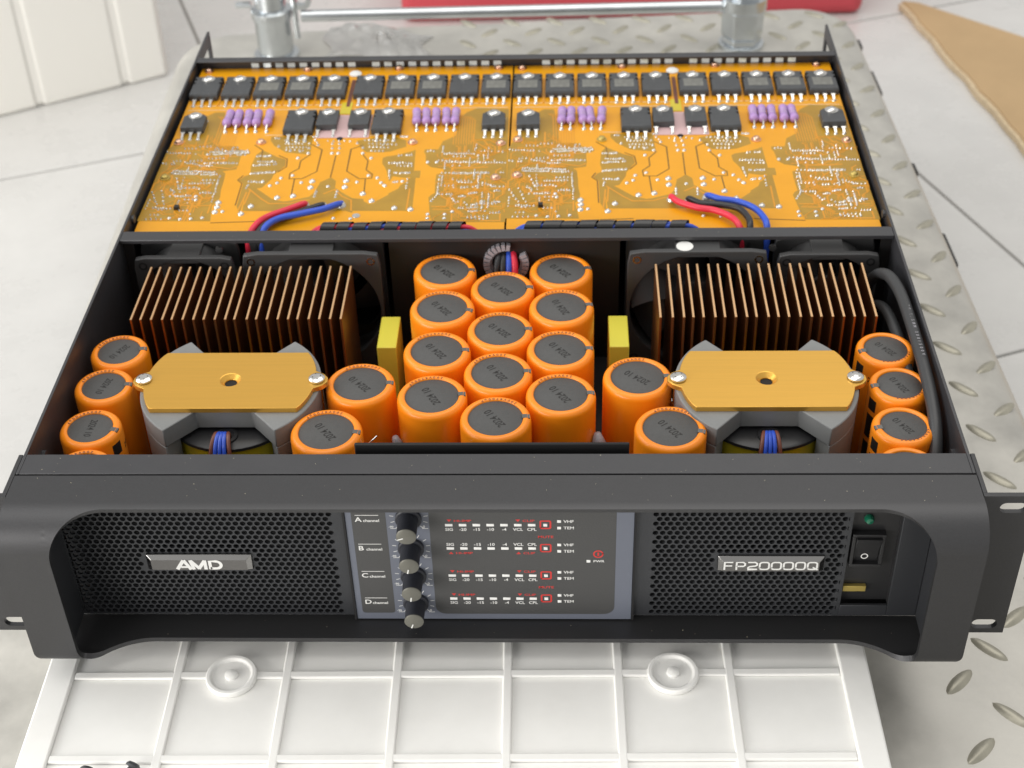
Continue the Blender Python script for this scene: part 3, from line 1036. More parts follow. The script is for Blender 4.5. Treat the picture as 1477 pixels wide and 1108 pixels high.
for (x, y, nt, tr, sp) in ((197.6, 95.2, 190, 128, 205), (199.3, 65.5, 185, 113, 204), (195.6, 34.0, 188, 122, 200)):
    capacitor(x, y, 15.0, nt, tr, 255, sp)
capacitor(-193.5, 3.4, 15.0, 0, 262, 80)
capacitor(192.5, 4.2, 15.0, 180, 118, 250)

# ---- yellow film capacitors, glue beads
for sg in (-1, 1):
    f = empty('film_capacitor', (sg * 63.6, 146.8, 5.6), amp)
    MB().box(-5.4, 5.4, -14.6, 14.6, 1, 44.6).build('yellow_case', 'film', f, bevel=0.5)
    MB().tube([(0, -11, -1), (0, -11, 1.5)], .5, 6).build('lead_pin', 'lead', f)
for x, y, z in ((-50.8, 50, 52), (50.2, 52, 50), (-14.8, 33, 55), (15.6, 34, 52)):
    g = MB()
    pts = [(x + random.uniform(-.8, .8), y + random.uniform(-.8, .8), zz) for zz in range(8, z + 8, 6)]
    g.tube(pts, [3.4 + random.uniform(-.6, .6) for _ in pts[:-1]] + [1.6], 10)
    g.build('glue_bead', 'glue', amp, smooth=80)
for (a, b_) in (((-64.5, 29, 66), (-57.5, 34, 70)), ((-22, 26, 68), (-22, 25.5, 50)), ((-22, 26, 68), (-15, 28, 68)), ((86.2, 72, 60), (86.4, 72, 40))):
    MB().tube([a, b_], 0.35, 6).build('bare_wire', 'lead', amp)
MB().box(84.6, 88.6, 70, 73, 30, 62).build('terminal_post', 'lead', amp, bevel=0.5)

# ================================================================== heat sinks and fans
for sg in (-1, 1):
    hs = empty('heat_sink', (0, 0, 0), amp)
    MB().box(min(sg * 83.6, sg * 196.8), max(sg * 83.6, sg * 196.8), 118, 168, 6, 13).build('sink_base', 'fin', hs)
    fm = MB().box(-.64, .64, -25.2, 25.2, 0, 67.2)
    fme = fm.mesh('fin', 'fin', 0)
    fme.materials.append(M['fin_top'])
    fme.polygons[1].material_index = 1
    for k in range(21):
        x = sg * (84.4 + 111.6 * k / 20)
        if sg > 0 and k in (1, 2):
            x += 0.9
        o = put('fin', fme, hs, (x + random.uniform(-.25, .25), 142.8, 13.02), bevel=0.2, seg=1)
        o.rotation_euler = (0, R(random.uniform(-.3, .3)), R(random.uniform(-.35, .35)))


def fan(name, cx, yf, ztop, size, depth):
    """square axial fan: two flanges, barrel, hub, blades, struts"""
    root = empty(name, (cx, yf, ztop - size / 2), amp)
    r, h = size * 0.475, size / 2
    for y0, y1, nm in ((0, 3.6, 'front_flange'), (depth - 3.6, depth, 'rear_flange')):
        b = MB()
        n = 48
        rc = 4.0
        sq = []
        for k in range(n):
            t = 2 * PI * k / n
            c_, s_ = math.cos(t), math.sin(t)
            m_ = max(abs(c_), abs(s_))
            px, pz = h * c_ / m_, h * s_ / m_
            d = math.hypot(max(0, abs(px) - (h - rc)), max(0, abs(pz) - (h - rc)))
            if d > rc:
                ex, ez = math.copysign(h - rc, px), math.copysign(h - rc, pz)
                px, pz = ex + (px - ex) * rc / d, ez + (pz - ez) * rc / d
            sq.append((px, pz))
        ci = [(r * math.cos(2 * PI * k / n), r * math.sin(2 * PI * k / n)) for k in range(n)]
        vs = [(p[0], y, p[1]) for y in (y0, y1) for ring in (sq, ci) for p in ring]
        fs = []
        for k in range(n):
            k2 = (k + 1) % n
            fs += [(k, k2, n + k2, n + k), (2 * n + k2, 2 * n + k, 3 * n + k, 3 * n + k2), (k2, k, 2 * n + k, 2 * n + k2), (n + k, n + k2, 3 * n + k2, 3 * n + k)]
        b.add(vs, fs).build(nm, 'fan', root, bevel=0.5)
    MB().lathe([(r, 3.6 - depth), (r + 1.4, 3.6 - depth), (r + 1.4, -3.6), (r, -3.6)], 48, (0, 0, 0), 'y', capb=False, capt=False).build('barrel', 'fan', root)
    w = size * 0.16
    MB().box(-w, w, .4, depth - 3.65, h - 4, h + .02).build('barrel_flat', 'fan', root, bevel=0.4)
    MB().lathe([(size * .22, -depth + 5), (size * .22, -3), (size * .2, -2), (0, -1.8)], 32, (0, 0, 0), 'y').build('hub', 'blade', root)
    bl = MB()
    nb = 7
    vs = []
    for i in range(7):
        u = i / 6
        rad = size * .215 + (r - 1.2 - size * .215) * u
        for j in range(5):
            v = j / 4
            a = (v - .5) * (0.85 - .1 * u) + u * .35
            vs.append((rad * math.cos(a), 5 + (depth - 11) * (1 - v), rad * math.sin(a)))
    bl.add(vs, [(i * 5 + j, i * 5 + j + 1, (i + 1) * 5 + j + 1, (i + 1) * 5 + j) for i in range(6) for j in range(4)])
    bme = bl.mesh('blade', 'blade', 80)
    for k in range(nb):
        o = put('blade', bme, root)
        o.rotation_euler = (0, 2 * PI * k / nb + .2, 0)
    for sx_ in (-1, 1):
        for sz_ in (-1, 1):
            MB().lathe([(2.5, -.3), (2.5, .12), (1.5, .12), (1.5, -.3)], 16, (sx_ * (h - 5.2), 0, sz_ * (h - 5.2)), 'y').build('mount_hole', 'steel' if size > 70 and sz_ > 0 else 'dark', root)
    for k in range(3):
        t = R(20 + 120 * k)
        MB().tube([(size * .2 * math.cos(t), depth - 3, size * .2 * math.sin(t)), (r * math.cos(t + .25), depth - 3, r * math.sin(t + .25))], 1.4, 6).build('strut', 'fan', root)
    return root


for sg in (-1, 1):
    fan('cooling_fan', sg * 107.6, 173.6, 84.3, 77.5, 24)
    fan('cooling_fan', sg * 180.2, 176.4, 80.2, 56.6, 20)
MB().lathe([(4.7, 0), (4.7, .25), (0, .26)], 32, (100.5, 179.0, 84.35)).build('round_sticker', 'white', amp, smooth=0)
for x, z in ((-161, 80), (150, 79)):
    MB().lathe([(2.2, 0), (2.0, 1.4), (0, 1.6)], 14, (x, 186.9 if abs(x) < 66 else 186, z), 'y').build('rivet', 'fan', amp)

# ---- cable grommet in the partition
gm = empty('cable_grommet', (1.0, 186.9, 69.8), amp)
for k in range(26):
    t = 2 * PI * k / 26
    if 0.55 < t < 1.35:
        continue
    b = MB()
    w = .105
    pts = [(9.2 * math.cos(t - w), 9.2 * math.sin(t - w)), (12.9 * math.cos(t - w * .8), 12.9 * math.sin(t - w * .8)), (12.9 * math.cos(t + w * .8), 12.9 * math.sin(t + w * .8)), (9.2 * math.cos(t + w), 9.2 * math.sin(t + w))]
    b.prism(pts, 0, 3.2, 'xz').build('grommet_tooth', 'glue', gm, smooth=0)
MB().lathe([(9.6, 0), (9.6, 1.6), (8.0, 1.6), (8.0, 0)], 40, (0, 0, 0), 'y', a0=1.45, a1=2 * PI + .5).build('grommet_ring', 'glue', gm)
MB().lathe([(8.0, 0.05), (0, 0.06)], 30, (0, 0, 0), 'y', capb=False).build('cable_hole_shade', 'dark', gm)  # flat black disc stands in for the shade inside the opening
gx, gy, gz = 1.0, 186.9, 69.8
for x, m_ in ((-5.0, 'wire_black'), (-1.5, 'wire_black'), (1.9, 'wire_blue'), (5.2, 'wire_red')):
    pts = spline([(x * .7 + 1, 190, 75), (x * .8 + 1, 186, 74.5), (x + .8, 181, 70), (x * 1.1, 177, 60), (x * 1.1, 176, 40)])
    MB().tube([(p[0] - gx, p[1] - gy, p[2] - gz) for p in pts], 1.9, 12).build('cable', m_, gm)

# ================================================================== transformers
for sg in (-1, 1):
    cx, cy = sg * 133.6, 66.0
    t = empty('transformer', (cx, cy, 5.6), amp)
    o = []
    A0 = math.atan2(36.2, 27.2)
    Rf = 45.2
    o += [(Rf * math.cos(a), Rf * math.sin(a)) for a in [-A0 + 2 * A0 * k / 24 for k in range(25)]]
    o += [(14, 21), (-14, 21)]
    o += [(-Rf * math.cos(a), -Rf * math.sin(a)) for a in [-A0 + 2 * A0 * k / 24 for k in range(25)]]
    o += [(-14, -21), (14, -21)]
    MB().prism(o, 60.5, 71.6).build('core_top', 'ferrite', t, smooth=30, bevel=0.6)
    MB().prism(o, 2, 12).build('core_bottom', 'ferrite', t, smooth=30)
    for s2 in (-1, 1):
        leg = [(s2 * Rf * math.cos(a), Rf * math.sin(a)) for a in [-A0 + 2 * A0 * k / 20 for k in range(21)]]
        leg += [(s2 * 34.5 * math.cos(a), 34.5 * math.sin(a)) for a in [.86 - 1.72 * k / 20 for k in range(21)]]
        MB().prism(leg, 12.02, 60.45).build('core_leg', 'ferrite', t, smooth=30, bevel=0.5)
    MB().lathe([(34, 55.5), (34, 57.2), (32.8, 58), (14, 58)], 48).build('bobbin_flange', 'blade', t)
    MB().lathe([(33.2, 14), (33.2, 55.4)], 48).build('taped_winding', 'tape', t)
    hp, hr, hb = [], [], []
    out_ = []
    nn = 96
    for k in range(nn):
        a = 2 * PI * (k + .5) / nn
        c_, s_ = math.cos(a), math.sin(a)
        rad = 43.0
        if abs(s_) > 1e-6:
            rad = min(rad, 22.6 / abs(s_))
        # mounting lugs
        for lx in (-43.6, 43.6):
            pr = lx * c_
            disc = 5.6 ** 2 - (lx * s_) ** 2
            if pr > 0 and disc > 0:
                rad = max(rad, pr + math.sqrt(disc))
        out_.append((rad * c_, rad * s_))
    cs = [(5.3 * math.cos(2 * PI * (k + .5) / nn), 5.3 * math.sin(2 * PI * (k + .5) / nn)) for k in range(nn)]
    ci = [(p[0] * .56, p[1] * .56) for p in cs]
    b = MB()
    zt, zb = 74.4, 71.7
    vs = [(p[0], p[1], zt) for p in out_] + [(p[0], p[1], zb) for p in out_] + [(p[0], p[1], zt) for p in cs] + [(p[0], p[1], zt - 2.2) for p in ci] + [(p[0], p[1], zb) for p in ci]
    fs = []
    for k in range(nn):
        k2 = (k + 1) % nn
        fs += [(k2, k, 2 * nn + k, 2 * nn + k2)[::-1], (k, k2, nn + k2, nn + k)[::-1], (2 * nn + k, 2 * nn + k2, 3 * nn + k2, 3 * nn + k), (3 * nn + k, 3 * nn + k2, 4 * nn + k2, 4 * nn + k)]
    b.add(vs, fs).build('clamp_plate', 'gold', t, smooth=30, bevel=0.25)
    MB().lathe([(3.4, 71.62), (0, 71.66)], 20, capb=False).build('centre_hole_shade', 'dark', t)  # dark disc painted for the shade down the bolt hole
    for lx in (-43.6, 43.6):
        crosshead(t, (lx, 0, 74.3), 4.1, 1.9, 'steel', False, 0.5 + sg * .2)
        MB().tube([(lx, 0, 5), (lx, 0, 71.6)], 2.2, 10).build('clamp_bolt', 'steel', t)
    for k, (m_, dx) in enumerate((('wire_blue', -3.2), ('wire_blue', -1.0), ('wire_blue', 1.2), ('wire_brown', 3.6), ('wire_brown', -5.2))):
        MB().tube(spline([(dx * .4, -24, 57), (dx * .7, -29, 63.5), (dx, -36, 60), (dx * 1.2, -40, 48), (dx * 1.2, -41, 30)]), 1.05, 8).build('winding_lead', m_, t)
    MB().lathe([(5.8, 57.9), (5.8, 59.2), (4.2, 59.6), (3.9, 58)], 24, (0, -25, 0), capb=False, capt=False).build('lead_bush', 'blade', t)

# ================================================================== circuit boards
E= {'E_left': [(6.6, 115.0), (15.5, 137.4), (20.8, 143.4), (27.3, 143.3), (30.3, 119.9), (30.6, 101.4), (32.5, 98.5), (43.2, 98.3), (45.1, 93.8), (51.6, 92.0), (52.4, 88.6), (47.3, 85.9), (47.6, 74.3), (47.1, 69.5), (39.2, 67.4), (41.4, 64.7), (42.0, 55.2), (42.2, 44.7), (43.2, 36.5), (42.2, 30.4), (40.1, 27.4), (42.3, 10.1), (-0.7, 10.7), (-0.5, 43.3), (-0.6, 68.6), (-0.4, 94.0)], 'E_smdL': [(56.8, 87.4), (59.8, 92.9), (70.0, 84.4), (76.0, 81.3), (76.8, 73.3), (73.7, 67.4), (71.2, 62.1), (70.8, 57.9), (66.5, 47.5), (63.4, 46.5), (59.0, 50.7), (57.7, 42.4), (58.1, 18.2), (54.9, 26.2), (54.4, 52.3), (51.2, 56.6), (53.5, 60.8), (56.9, 63.4), (55.6, 73.1)], 'E_wing': [(59.0, 50.7), (63.4, 46.5), (74.4, 34.5), (81.8, 31.4), (85.1, 32.0), (96.4, 36.7), (98.5, 40.8), (100.5, 50.1), (100.8, 53.2), (106.7, 58.9), (110.2, 54.6), (110.6, 46.8), (115.0, 41.6), (122.4, 34.5), (128.8, 33.7), (129.7, 30.7), (132.9, 27.9), (135.9, 29.1), (137.0, 31.1), (143.3, 38.1), (143.3, 39.6), (148.7, 45.2), (149.7, 49.3), (153.3, 53.4), (155.1, 58.7), (158.1, 57.6), (158.9, 19.8), (155.6, 19.9), (124.2, 20.3), (124.0, 18.1), (120.0, 20.4), (67.6, 20.9), (59.1, 21.2), (57.7, 42.4)], 'E_smdR': [(135.9, 81.6), (138.2, 83.8), (145.7, 85.9), (152.6, 89.6), (155.5, 91.8), (156.4, 66.1), (160.5, 66.0), (160.6, 57.5), (158.1, 57.6), (155.1, 58.7), (151.4, 57.7), (144.2, 59.9), (142.6, 53.6), (141.3, 58.9), (139.8, 66.4), (138.3, 70.7), (136.3, 75.1)], 'E_leads': [(62.9, 105.4), (62.8, 110.0), (89.5, 109.5), (89.6, 100.3), (90.2, 87.4), (87.9, 87.4), (74.8, 89.9), (66.2, 98.5)], 'E_leads2': [(117.8, 104.4), (136.8, 109.8), (139.2, 109.7), (148.7, 103.8), (149.3, 95.9), (139.8, 89.9), (134.4, 88.9), (124.9, 89.6), (121.1, 94.1)], 'E_right': [(181.3, 132.9), (185.0, 140.1), (191.7, 146.1), (212.0, 144.4), (212.7, 76.0), (213.6, 6.9), (171.0, 7.5), (169.1, 19.7), (167.5, 34.7), (168.9, 37.7), (170.9, 39.7), (170.3, 53.2), (170.5, 61.6), (174.7, 63.7), (174.5, 67.9), (166.7, 70.2), (163.1, 74.6), (162.3, 85.6), (161.0, 88.9), (161.3, 92.3), (169.6, 92.1), (171.8, 102.3), (179.2, 109.0)]}
G= [[(53.6, 99.8), (59.8, 92.9), (60.5, 79.6)], [(89.6, 99.8), (97.0, 92.9), (97.1, 66.0), (89.3, 57.6), (81.4, 57.7), (81.0, 64.1), (85.7, 69.9), (85.5, 79.2), (90.7, 87.4)], [(84.7, 57.7), (85.5, 36.9)], [(106.5, 85.4), (106.4, 58.9)], [(122.3, 98.6), (115.1, 93.1), (115.4, 66.2), (124.0, 57.0), (131.5, 57.5), (131.5, 62.2), (127.2, 67.6), (127.2, 78.5), (123.0, 86.8)], [(127.8, 56.5), (128.6, 41.4)], [(70.9, 86.1), (76.8, 81.7), (77.7, 72.2), (73.4, 65.8)], [(42.6, 8.2), (73.6, 9.7)], [(142.0, 8.8), (171.1, 6.5)], [(53.9, 27.2), (53.6, 52.4), (50.4, 56.6), (52.8, 61.9)]]
TR= [[(7.7, 98.4), (8.4, 106.4)], [(12.9, 100.6), (20.0, 93.1), (21.9, 94.7), (21.9, 113.1)], [(19.8, 88.6), (23.9, 84.6), (45.5, 85.4)], [(23.7, 68.2), (29.3, 73.6), (43.1, 70.1), (47.5, 73.3)], [(25.7, 30.7), (26.7, 41.9)], [(26.7, 9.9), (28.2, 28.6)], [(28.8, 9.8), (28.3, 30.6)], [(13.0, 27.8), (26.3, 27.6), (25.4, 10.8)], [(39.1, 18.5), (39.2, 29.5)], [(19.4, 51.3), (21.5, 46.1), (28.9, 47.0)], [(28.8, 41.8), (33.2, 35.6), (38.4, 36.6)], [(58.6, 46.5), (68.6, 34.1), (73.7, 29.0), (85.8, 29.3), (91.7, 32.2), (97.5, 32.7)], [(104.5, 39.7), (110.8, 44.7), (116.1, 36.5), (121.9, 32.3), (123.2, 20.3)], [(56.5, 21.2), (58.2, 42.4)], [(59.0, 28.2), (60.0, 44.5)], [(155.5, 20.9), (155.6, 45.1)], [(169.8, 24.6), (179.2, 24.5), (184.8, 28.4)], [(170.6, 21.2), (184.2, 20.5), (189.1, 15.5)], [(182.3, 16.6), (182.5, 8.8)], [(173.7, 80.4), (192.8, 81.2), (194.4, 83.4)], [(173.6, 73.4), (179.1, 72.2), (181.5, 68.9), (201.5, 69.7)], [(197.5, 102.9), (202.3, 92.7), (204.0, 91.5)], [(199.4, 95.0), (199.7, 89.4)], [(180.0, 57.2), (181.3, 42.6), (192.6, 40.4)], [(175.9, 43.8), (212.6, 44.2)], [(210.3, 16.2), (210.5, 8.4), (198.7, 8.6)]]
DB= [(95.9, 54.3), (95.8, 47.0), (116.4, 54.5), (116.4, 47.2), (128.0, 39.3), (134.1, 31.1), (86.7, 37.4), (77.4, 35.5), (63.3, 26.1), (58.9, 17.7), (43.3, 30.4), (43.4, 25.4), (43.1, 19.9), (148.2, 22.9), (157.8, 21.3)]
DM= [(83.3, 82.5), (83.0, 61.4), (76.4, 58.3), (74.9, 52.6), (71.0, 49.5), (65.9, 54.3), (89.4, 52.9), (106.2, 48.1), (123.1, 52.9), (128.8, 81.7), (122.9, 87.9), (129.3, 60.7), (134.9, 57.9), (137.7, 52.1), (140.4, 48.4), (88.9, 88.5), (103.7, 88.3), (107.6, 88.2), (28.5, 37.7), (29.3, 33.8), (17.6, 13.4), (24.1, 12.3), (30.3, 12.7), (36.9, 13.6), (47.5, 20.4), (168.3, 15.8), (168.4, 11.4), (178.2, 15.6), (178.2, 11.3), (182.4, 18.5), (113.7, 12.1), (123.7, 11.5), (164.1, 76.2), (169.6, 76.1), (139.8, 49.0), (150.4, 53.5)]
DS= [(83.6, 90.9), (77.3, 91.5), (88.6, 94.7), (69.2, 97.3), (103.2, 94.4), (107.7, 94.4), (93.7, 98.6), (102.5, 100.1), (107.0, 100.0), (122.4, 94.7), (118.2, 100.4), (99.9, 42.3), (99.7, 39.8), (99.6, 36.7), (112.5, 42.1), (112.3, 39.1), (112.2, 36.0)]
RW= [(26.1, 87.7, 51.4, 89.7, 22), (27.2, 90.7, 50.5, 92.0, 20), (26.5, 76.9, 46.3, 77.1, 13), (0.3, 77.3, 7.9, 75.5, 5), (14.0, 78.2, 22.2, 75.9, 6), (23.8, 73.7, 31.4, 74.1, 6), (8.5, 64.7, 36.2, 63.2, 22), (9.0, 67.4, 34.6, 65.9, 20), (21.9, 52.5, 35.6, 53.2, 9), (38.6, 61.6, 38.8, 45.8, 9), (13.0, 38.0, 24.3, 37.8, 8), (4.0, 24.9, 13.8, 23.8, 7), (1.0, 12.6, 13.1, 12.5, 5), (0.3, 90.6, 18.6, 88.6, 11), (1.3, 42.2, 6.9, 28.9, 5), (6.8, 44.2, 11.2, 28.9, 5), (13.2, 57.7, 17.8, 43.0, 5), (17.2, 59.8, 17.7, 46.1, 5), (30.5, 41.3, 36.9, 41.7, 5), (38.9, 36.6, 39.4, 42.7, 3), (25.4, 48.1, 29.1, 46.0, 3), (1.1, 24.0, 1.5, 34.0, 4), (12.0, 45.2, 14.6, 43.1, 3), (57.4, 73.6, 70.9, 75.1, 11), (57.3, 63.9, 71.3, 65.3, 13), (57.7, 85.2, 66.1, 85.0, 9), (57.3, 54.4, 66.0, 53.7, 6), (58.1, 52.8, 57.0, 46.6, 4), (59.3, 78.5, 69.9, 78.3, 8), (145.8, 84.5, 153.8, 85.2, 6), (140.6, 75.0, 154.3, 75.0, 9), (145.8, 71.9, 154.6, 72.0, 5), (141.4, 66.3, 142.3, 56.8, 5), (145.0, 63.1, 154.2, 63.5, 9), (144.8, 52.5, 147.5, 52.5, 3), (153.2, 55.5, 153.5, 45.1, 4), (161.5, 90.1, 167.0, 89.4, 4), (173.9, 86.3, 192.1, 86.0, 13), (176.1, 76.2, 211.7, 74.7, 22), (179.7, 71.6, 184.0, 71.6, 3), (194.7, 83.4, 194.9, 77.3, 3), (198.2, 83.3, 198.5, 77.3, 3), (180.2, 62.3, 201.8, 62.7, 18), (182.9, 51.9, 192.0, 51.8, 6), (172.6, 59.5, 172.5, 38.7, 10), (172.6, 38.2, 181.1, 37.7, 7), (169.4, 30.6, 172.2, 36.7, 4), (180.7, 35.5, 183.7, 28.4, 4), (199.0, 39.3, 199.4, 22.2, 9), (203.0, 37.2, 203.0, 22.7, 8), (191.5, 13.0, 203.2, 12.9, 6), (191.7, 10.6, 203.3, 10.4, 6), (204.6, 17.0, 209.7, 17.0, 4), (190.7, 25.3, 196.6, 26.2, 6), (190.8, 22.4, 196.8, 23.3, 6), (192.1, 18.4, 195.7, 18.8, 4), (185.4, 35.4, 189.1, 35.4, 4), (185.2, 29.4, 189.0, 28.3, 3), (186.1, 22.4, 188.7, 22.4, 3), (191.3, 38.4, 195.8, 39.4, 5), (206.3, 41.2, 208.9, 41.7, 3), (206.5, 29.1, 209.4, 28.6, 4), (180.6, 55.1, 182.1, 42.6, 5), (196.0, 58.0, 196.3, 45.5, 6), (199.0, 50.6, 205.6, 46.9, 5), (186.5, 45.7, 194.9, 46.6, 6), (193.3, 60.2, 193.5, 56.0, 2), (194.1, 89.5, 209.6, 88.1, 8), (209.3, 63.1, 210.9, 63.1, 2), (73.2, 100.6, 87.9, 100.4, 8), (74.4, 96.1, 86.8, 95.9, 7), (74.9, 92.7, 85.1, 91.9, 5), (72.0, 105.2, 85.6, 105.0, 7), (63.1, 107.7, 68.2, 107.6, 5), (122.8, 104.3, 137.3, 104.0, 7), (125.6, 99.7, 137.7, 99.5, 6), (126.6, 95.1, 138.1, 94.9, 6), (128.1, 90.6, 135.4, 90.5, 4), (134.6, 98.4, 143.0, 98.2, 4), (144.9, 108.5, 148.9, 108.4, 4), (89.6, 108.3, 94.2, 99.1, 4), (99.3, 103.6, 113.4, 103.3, 5)]

BZ = 81.0
rnd = random.Random(3)


def dome(b, u, v, r, h, n=8):
    b.lathe([(r, 0), (r * .86, h * .5), (r * .5, h * .87), (0, h)], n, (u, v, 0), capb=False)


def tent(b, u, v, r, h, n=7):
    # cone fillet with the clipped pin in the middle
    b.lathe([(r, 0), (r * .62, h * .35), (r * .36, h * .8), (r * .3, h), (0, h * 1.06)], n, (u, v, 0), capb=False)


bare = MB()
zoff = 0.03
for i, (k, pl) in enumerate(E.items()):
    bare.flat(pl, zoff + .004 * i)
bare_me = bare.mesh('bare_laminate', 'pcb_bare', 0)
gap = MB()
for g in G:
    gap.strip(g, 0.75, 0.075)
gap_me = gap.mesh('etched_gap', 'pcb_gap', 0)
tr_ = MB()
for g in TR:
    tr_.strip(g, 1.0, 0.09)
# fan-out traces behind each driver
for u0, sgn in ((27, 1), (178, 1)):
    for k in range(9):
        u = u0 + k * 1.6
        tr_.strip([(u - 3.5, 138 - k * .4), (u, 133 - k * .4), (u + .5, 98)], 0.55, 0.09)
dense = [E['E_left'], E['E_right']]
cnt = 0
for pl in dense:
    us = [p[0] for p in pl]
    vs_ = [p[1] for p in pl]
    made = 0
    while made < 80:
        u, v = rnd.uniform(min(us), max(us)), rnd.uniform(min(vs_), min(100, max(vs_)))
        pts = [(u, v)]
        d = rnd.choice([0, 2, 4, 6])
        for s_ in range(rnd.randint(2, 4)):
            L = rnd.uniform(2, 11)
            a = d * PI / 4
            u, v = u + L * math.cos(a), v + L * math.sin(a)
            pts.append((u, v))
            d = (d + rnd.choice([-1, 1])) % 8
        if all(inside(p, pl) for p in pts):
            tr_.strip(pts, rnd.choice([.45, .45, .6, .9]), 0.095 + .0006 * made)
            made += 1
            if rnd.random() < .5:      # a parallel neighbour
                tr_.strip([(p[0] + 1.1, p[1] + 1.1) for p in pts], .45, 0.17 + .0004 * made)
trace_me = tr_.mesh('copper_trace', 'pcb_trace', 0)
sol = MB()
for (u, v) in DB:
    dome(sol, u, v, 2.0, 1.3, 12)
    dome(sol, u + .3, v + .2, .7, 1.9, 8)
for (u, v) in DM:
    dome(sol, u, v, 1.25, 1.0, 10)
for (u, v) in DS:
    tent(sol, u, v, 1.0, 1.3)
for (u0, v0, u1, v1, n_) in RW:
    for k in range(n_):
        t = k / max(n_ - 1, 1)
        u, v = u0 + (u1 - u0) * t + rnd.uniform(-.15, .15), v0 + (v1 - v0) * t + rnd.uniform(-.3, .3)
        if rnd.random() < .07:
            continue
        (tent if rnd.random() < .6 else dome)(sol, u, v, rnd.uniform(.62, .88), rnd.uniform(.7, 1.4))
for pl in dense:
    us = [p[0] for p in pl]
    made = 0
    while made < 80:
        u, v = rnd.uniform(min(us) + 3, max(us) - 1.5), rnd.uniform(8, 98)
        if inside((u, v), pl):
            n_ = rnd.randint(1, 5)
            hz = rnd.random() < .7
            for k in range(n_):
                p = (u + (2.3 * k if hz else 0), v + (0 if hz else 2.3 * k))
                if inside(p, pl):
                    tent(sol, p[0], p[1], rnd.uniform(.6, .82), rnd.uniform(.7, 1.3))
                    made += 1
sol_me = sol.mesh('solder_joint', 'solder', 40)
slk = MB()
for v in (146.4, 152.2):
    slk.strip([(2, v), (103, v)], .5, .08).strip([(111, v), (211, v)], .5, .08)
for u0, u1, v0, v1 in ((22, 62, 112, 141), (150, 183, 112, 141), (2, 20, 112, 134), (193, 211, 112, 134)):
    pass
slk.strip([(58, 112), (78, 112)], .5, .08).strip([(87, 110.4), (128, 110.4)], .5, .085)
slk_me = slk.mesh('silkscreen', 'flux', 0)

# transistor kinds, meshes shared by every copy ------------------------------------------------
def body_big():
    b = MB()
    pl = []
    w, l = 9.5, 13.0
    for (x, y) in ((-w, -l), (w, -l)):
        pl.append((x, y))
    for yy in (4.0, 9.2):
        pl += [(w + 1.6 * -math.cos(t), yy + 1.5 * math.sin(t)) for t in [-PI / 2 + PI * k / 6 for k in range(7)]]
    pl += [(w, l), (-w, l)]
    for yy in (9.2, 4.0):
        pl += [(-w + 1.6 * math.cos(t), yy - 1.5 * math.sin(t)) for t in [-PI / 2 + PI * k / 6 for k in range(7)]]
    b.prism(pl, 0.3, 3.6)
    ins = [(x * .955, y * .965 + (0.3 if y < 0 else -.1)) for x, y in pl]
    n = len(pl)
    o0 = n
    base = len(b.v)
    b.v += [(x, y, 4.9) for x, y in ins]
    # sloping shoulder from the top of the prism to the smaller lid
    b.f = [f for f in b.f if f != tuple(range(n, 2 * n))]
    b.f += [(n + i, n + (i + 1) % n, base + (i + 1) % n, base + i) for i in range(n)] + [tuple(range(base, base + n))]
    return b.mesh('package', 'epoxy', 25)


def body_small(w, l, chamfer):
    pl = [(-w, -l), (w, -l), (w, l - chamfer), (w - chamfer, l), (-w + chamfer, l), (-w, l - chamfer)] if chamfer else [(-w, -l), (w, -l), (w, l), (-w, l)]
    b = MB().prism(pl, .3, 4.6)
    return b.mesh('package', 'epoxy', 25)


def lead_mesh(reach):
    b = MB()
    W = 1.35
    path = [(0, 2.0), (-2.2, 2.0), (-3.0, 1.8), (-reach + .6, .5), (-reach, .15)]
    for (w, pts) in ((W, path[:3]), (.75, path[2:])):
        for a, c in zip(pts, pts[1:]):
            vs = []
            for (y, z) in (a, c):
                vs += [(-w, y, z - .3), (w, y, z - .3), (w, y, z + .3), (-w, y, z + .3)]
            b.add(vs, [(0, 1, 5, 4), (1, 2, 6, 5), (2, 3, 7, 6), (3, 0, 4, 7), (3, 2, 1, 0), (4, 5, 6, 7)])
    b.lathe([(1.35, 0), (1.15, .5), (.7, .9), (0, 1.05)], 10, (0, -reach, .02), capb=False)
    return b.mesh('lead', 'lead', 30)


ME_BIG = body_big()
ME_BIG2 = body_big()
ME_DRV = body_small(7.3, 8.8, 2.6)
ME_DIO = body_small(6.6, 9.8, 0)
ME_LEAD = lead_mesh(7.6)
ME_MARK = MB().flat([(-6.4, -7.6), (6.4, -7.6), (6.4, 3.2), (-6.4, 3.2)], 4.93).mesh('marking', 'epoxy_mark', 0)
ME_TAB = MB().prism([(-7.4, -9), (7.4, -9), (7.4, 8), (5, 10.6), (-5, 10.6), (-7.4, 8)], .02, .28).mesh('mounting_tab', 'lead', 0)


def transistor(name, me, x, y, leads, front, scr, zs, mark=0.0, tab=False):
    t = empty(name, (x, y, BZ), amp)
    put('package', me, t, (0, 0, 0), bevel=0.25, seg=1)
    for lx in leads:
        put('lead', ME_LEAD, t, (lx, front, 0))
    crosshead(t, (0, scr, zs), 3.2, 1.7, 'steel', True, rnd.uniform(0, 1.5))
    if mark > .35:
        put('marking', ME_MARK, t)
    if tab:
        put('mounting_tab', ME_TAB, t)
    return t


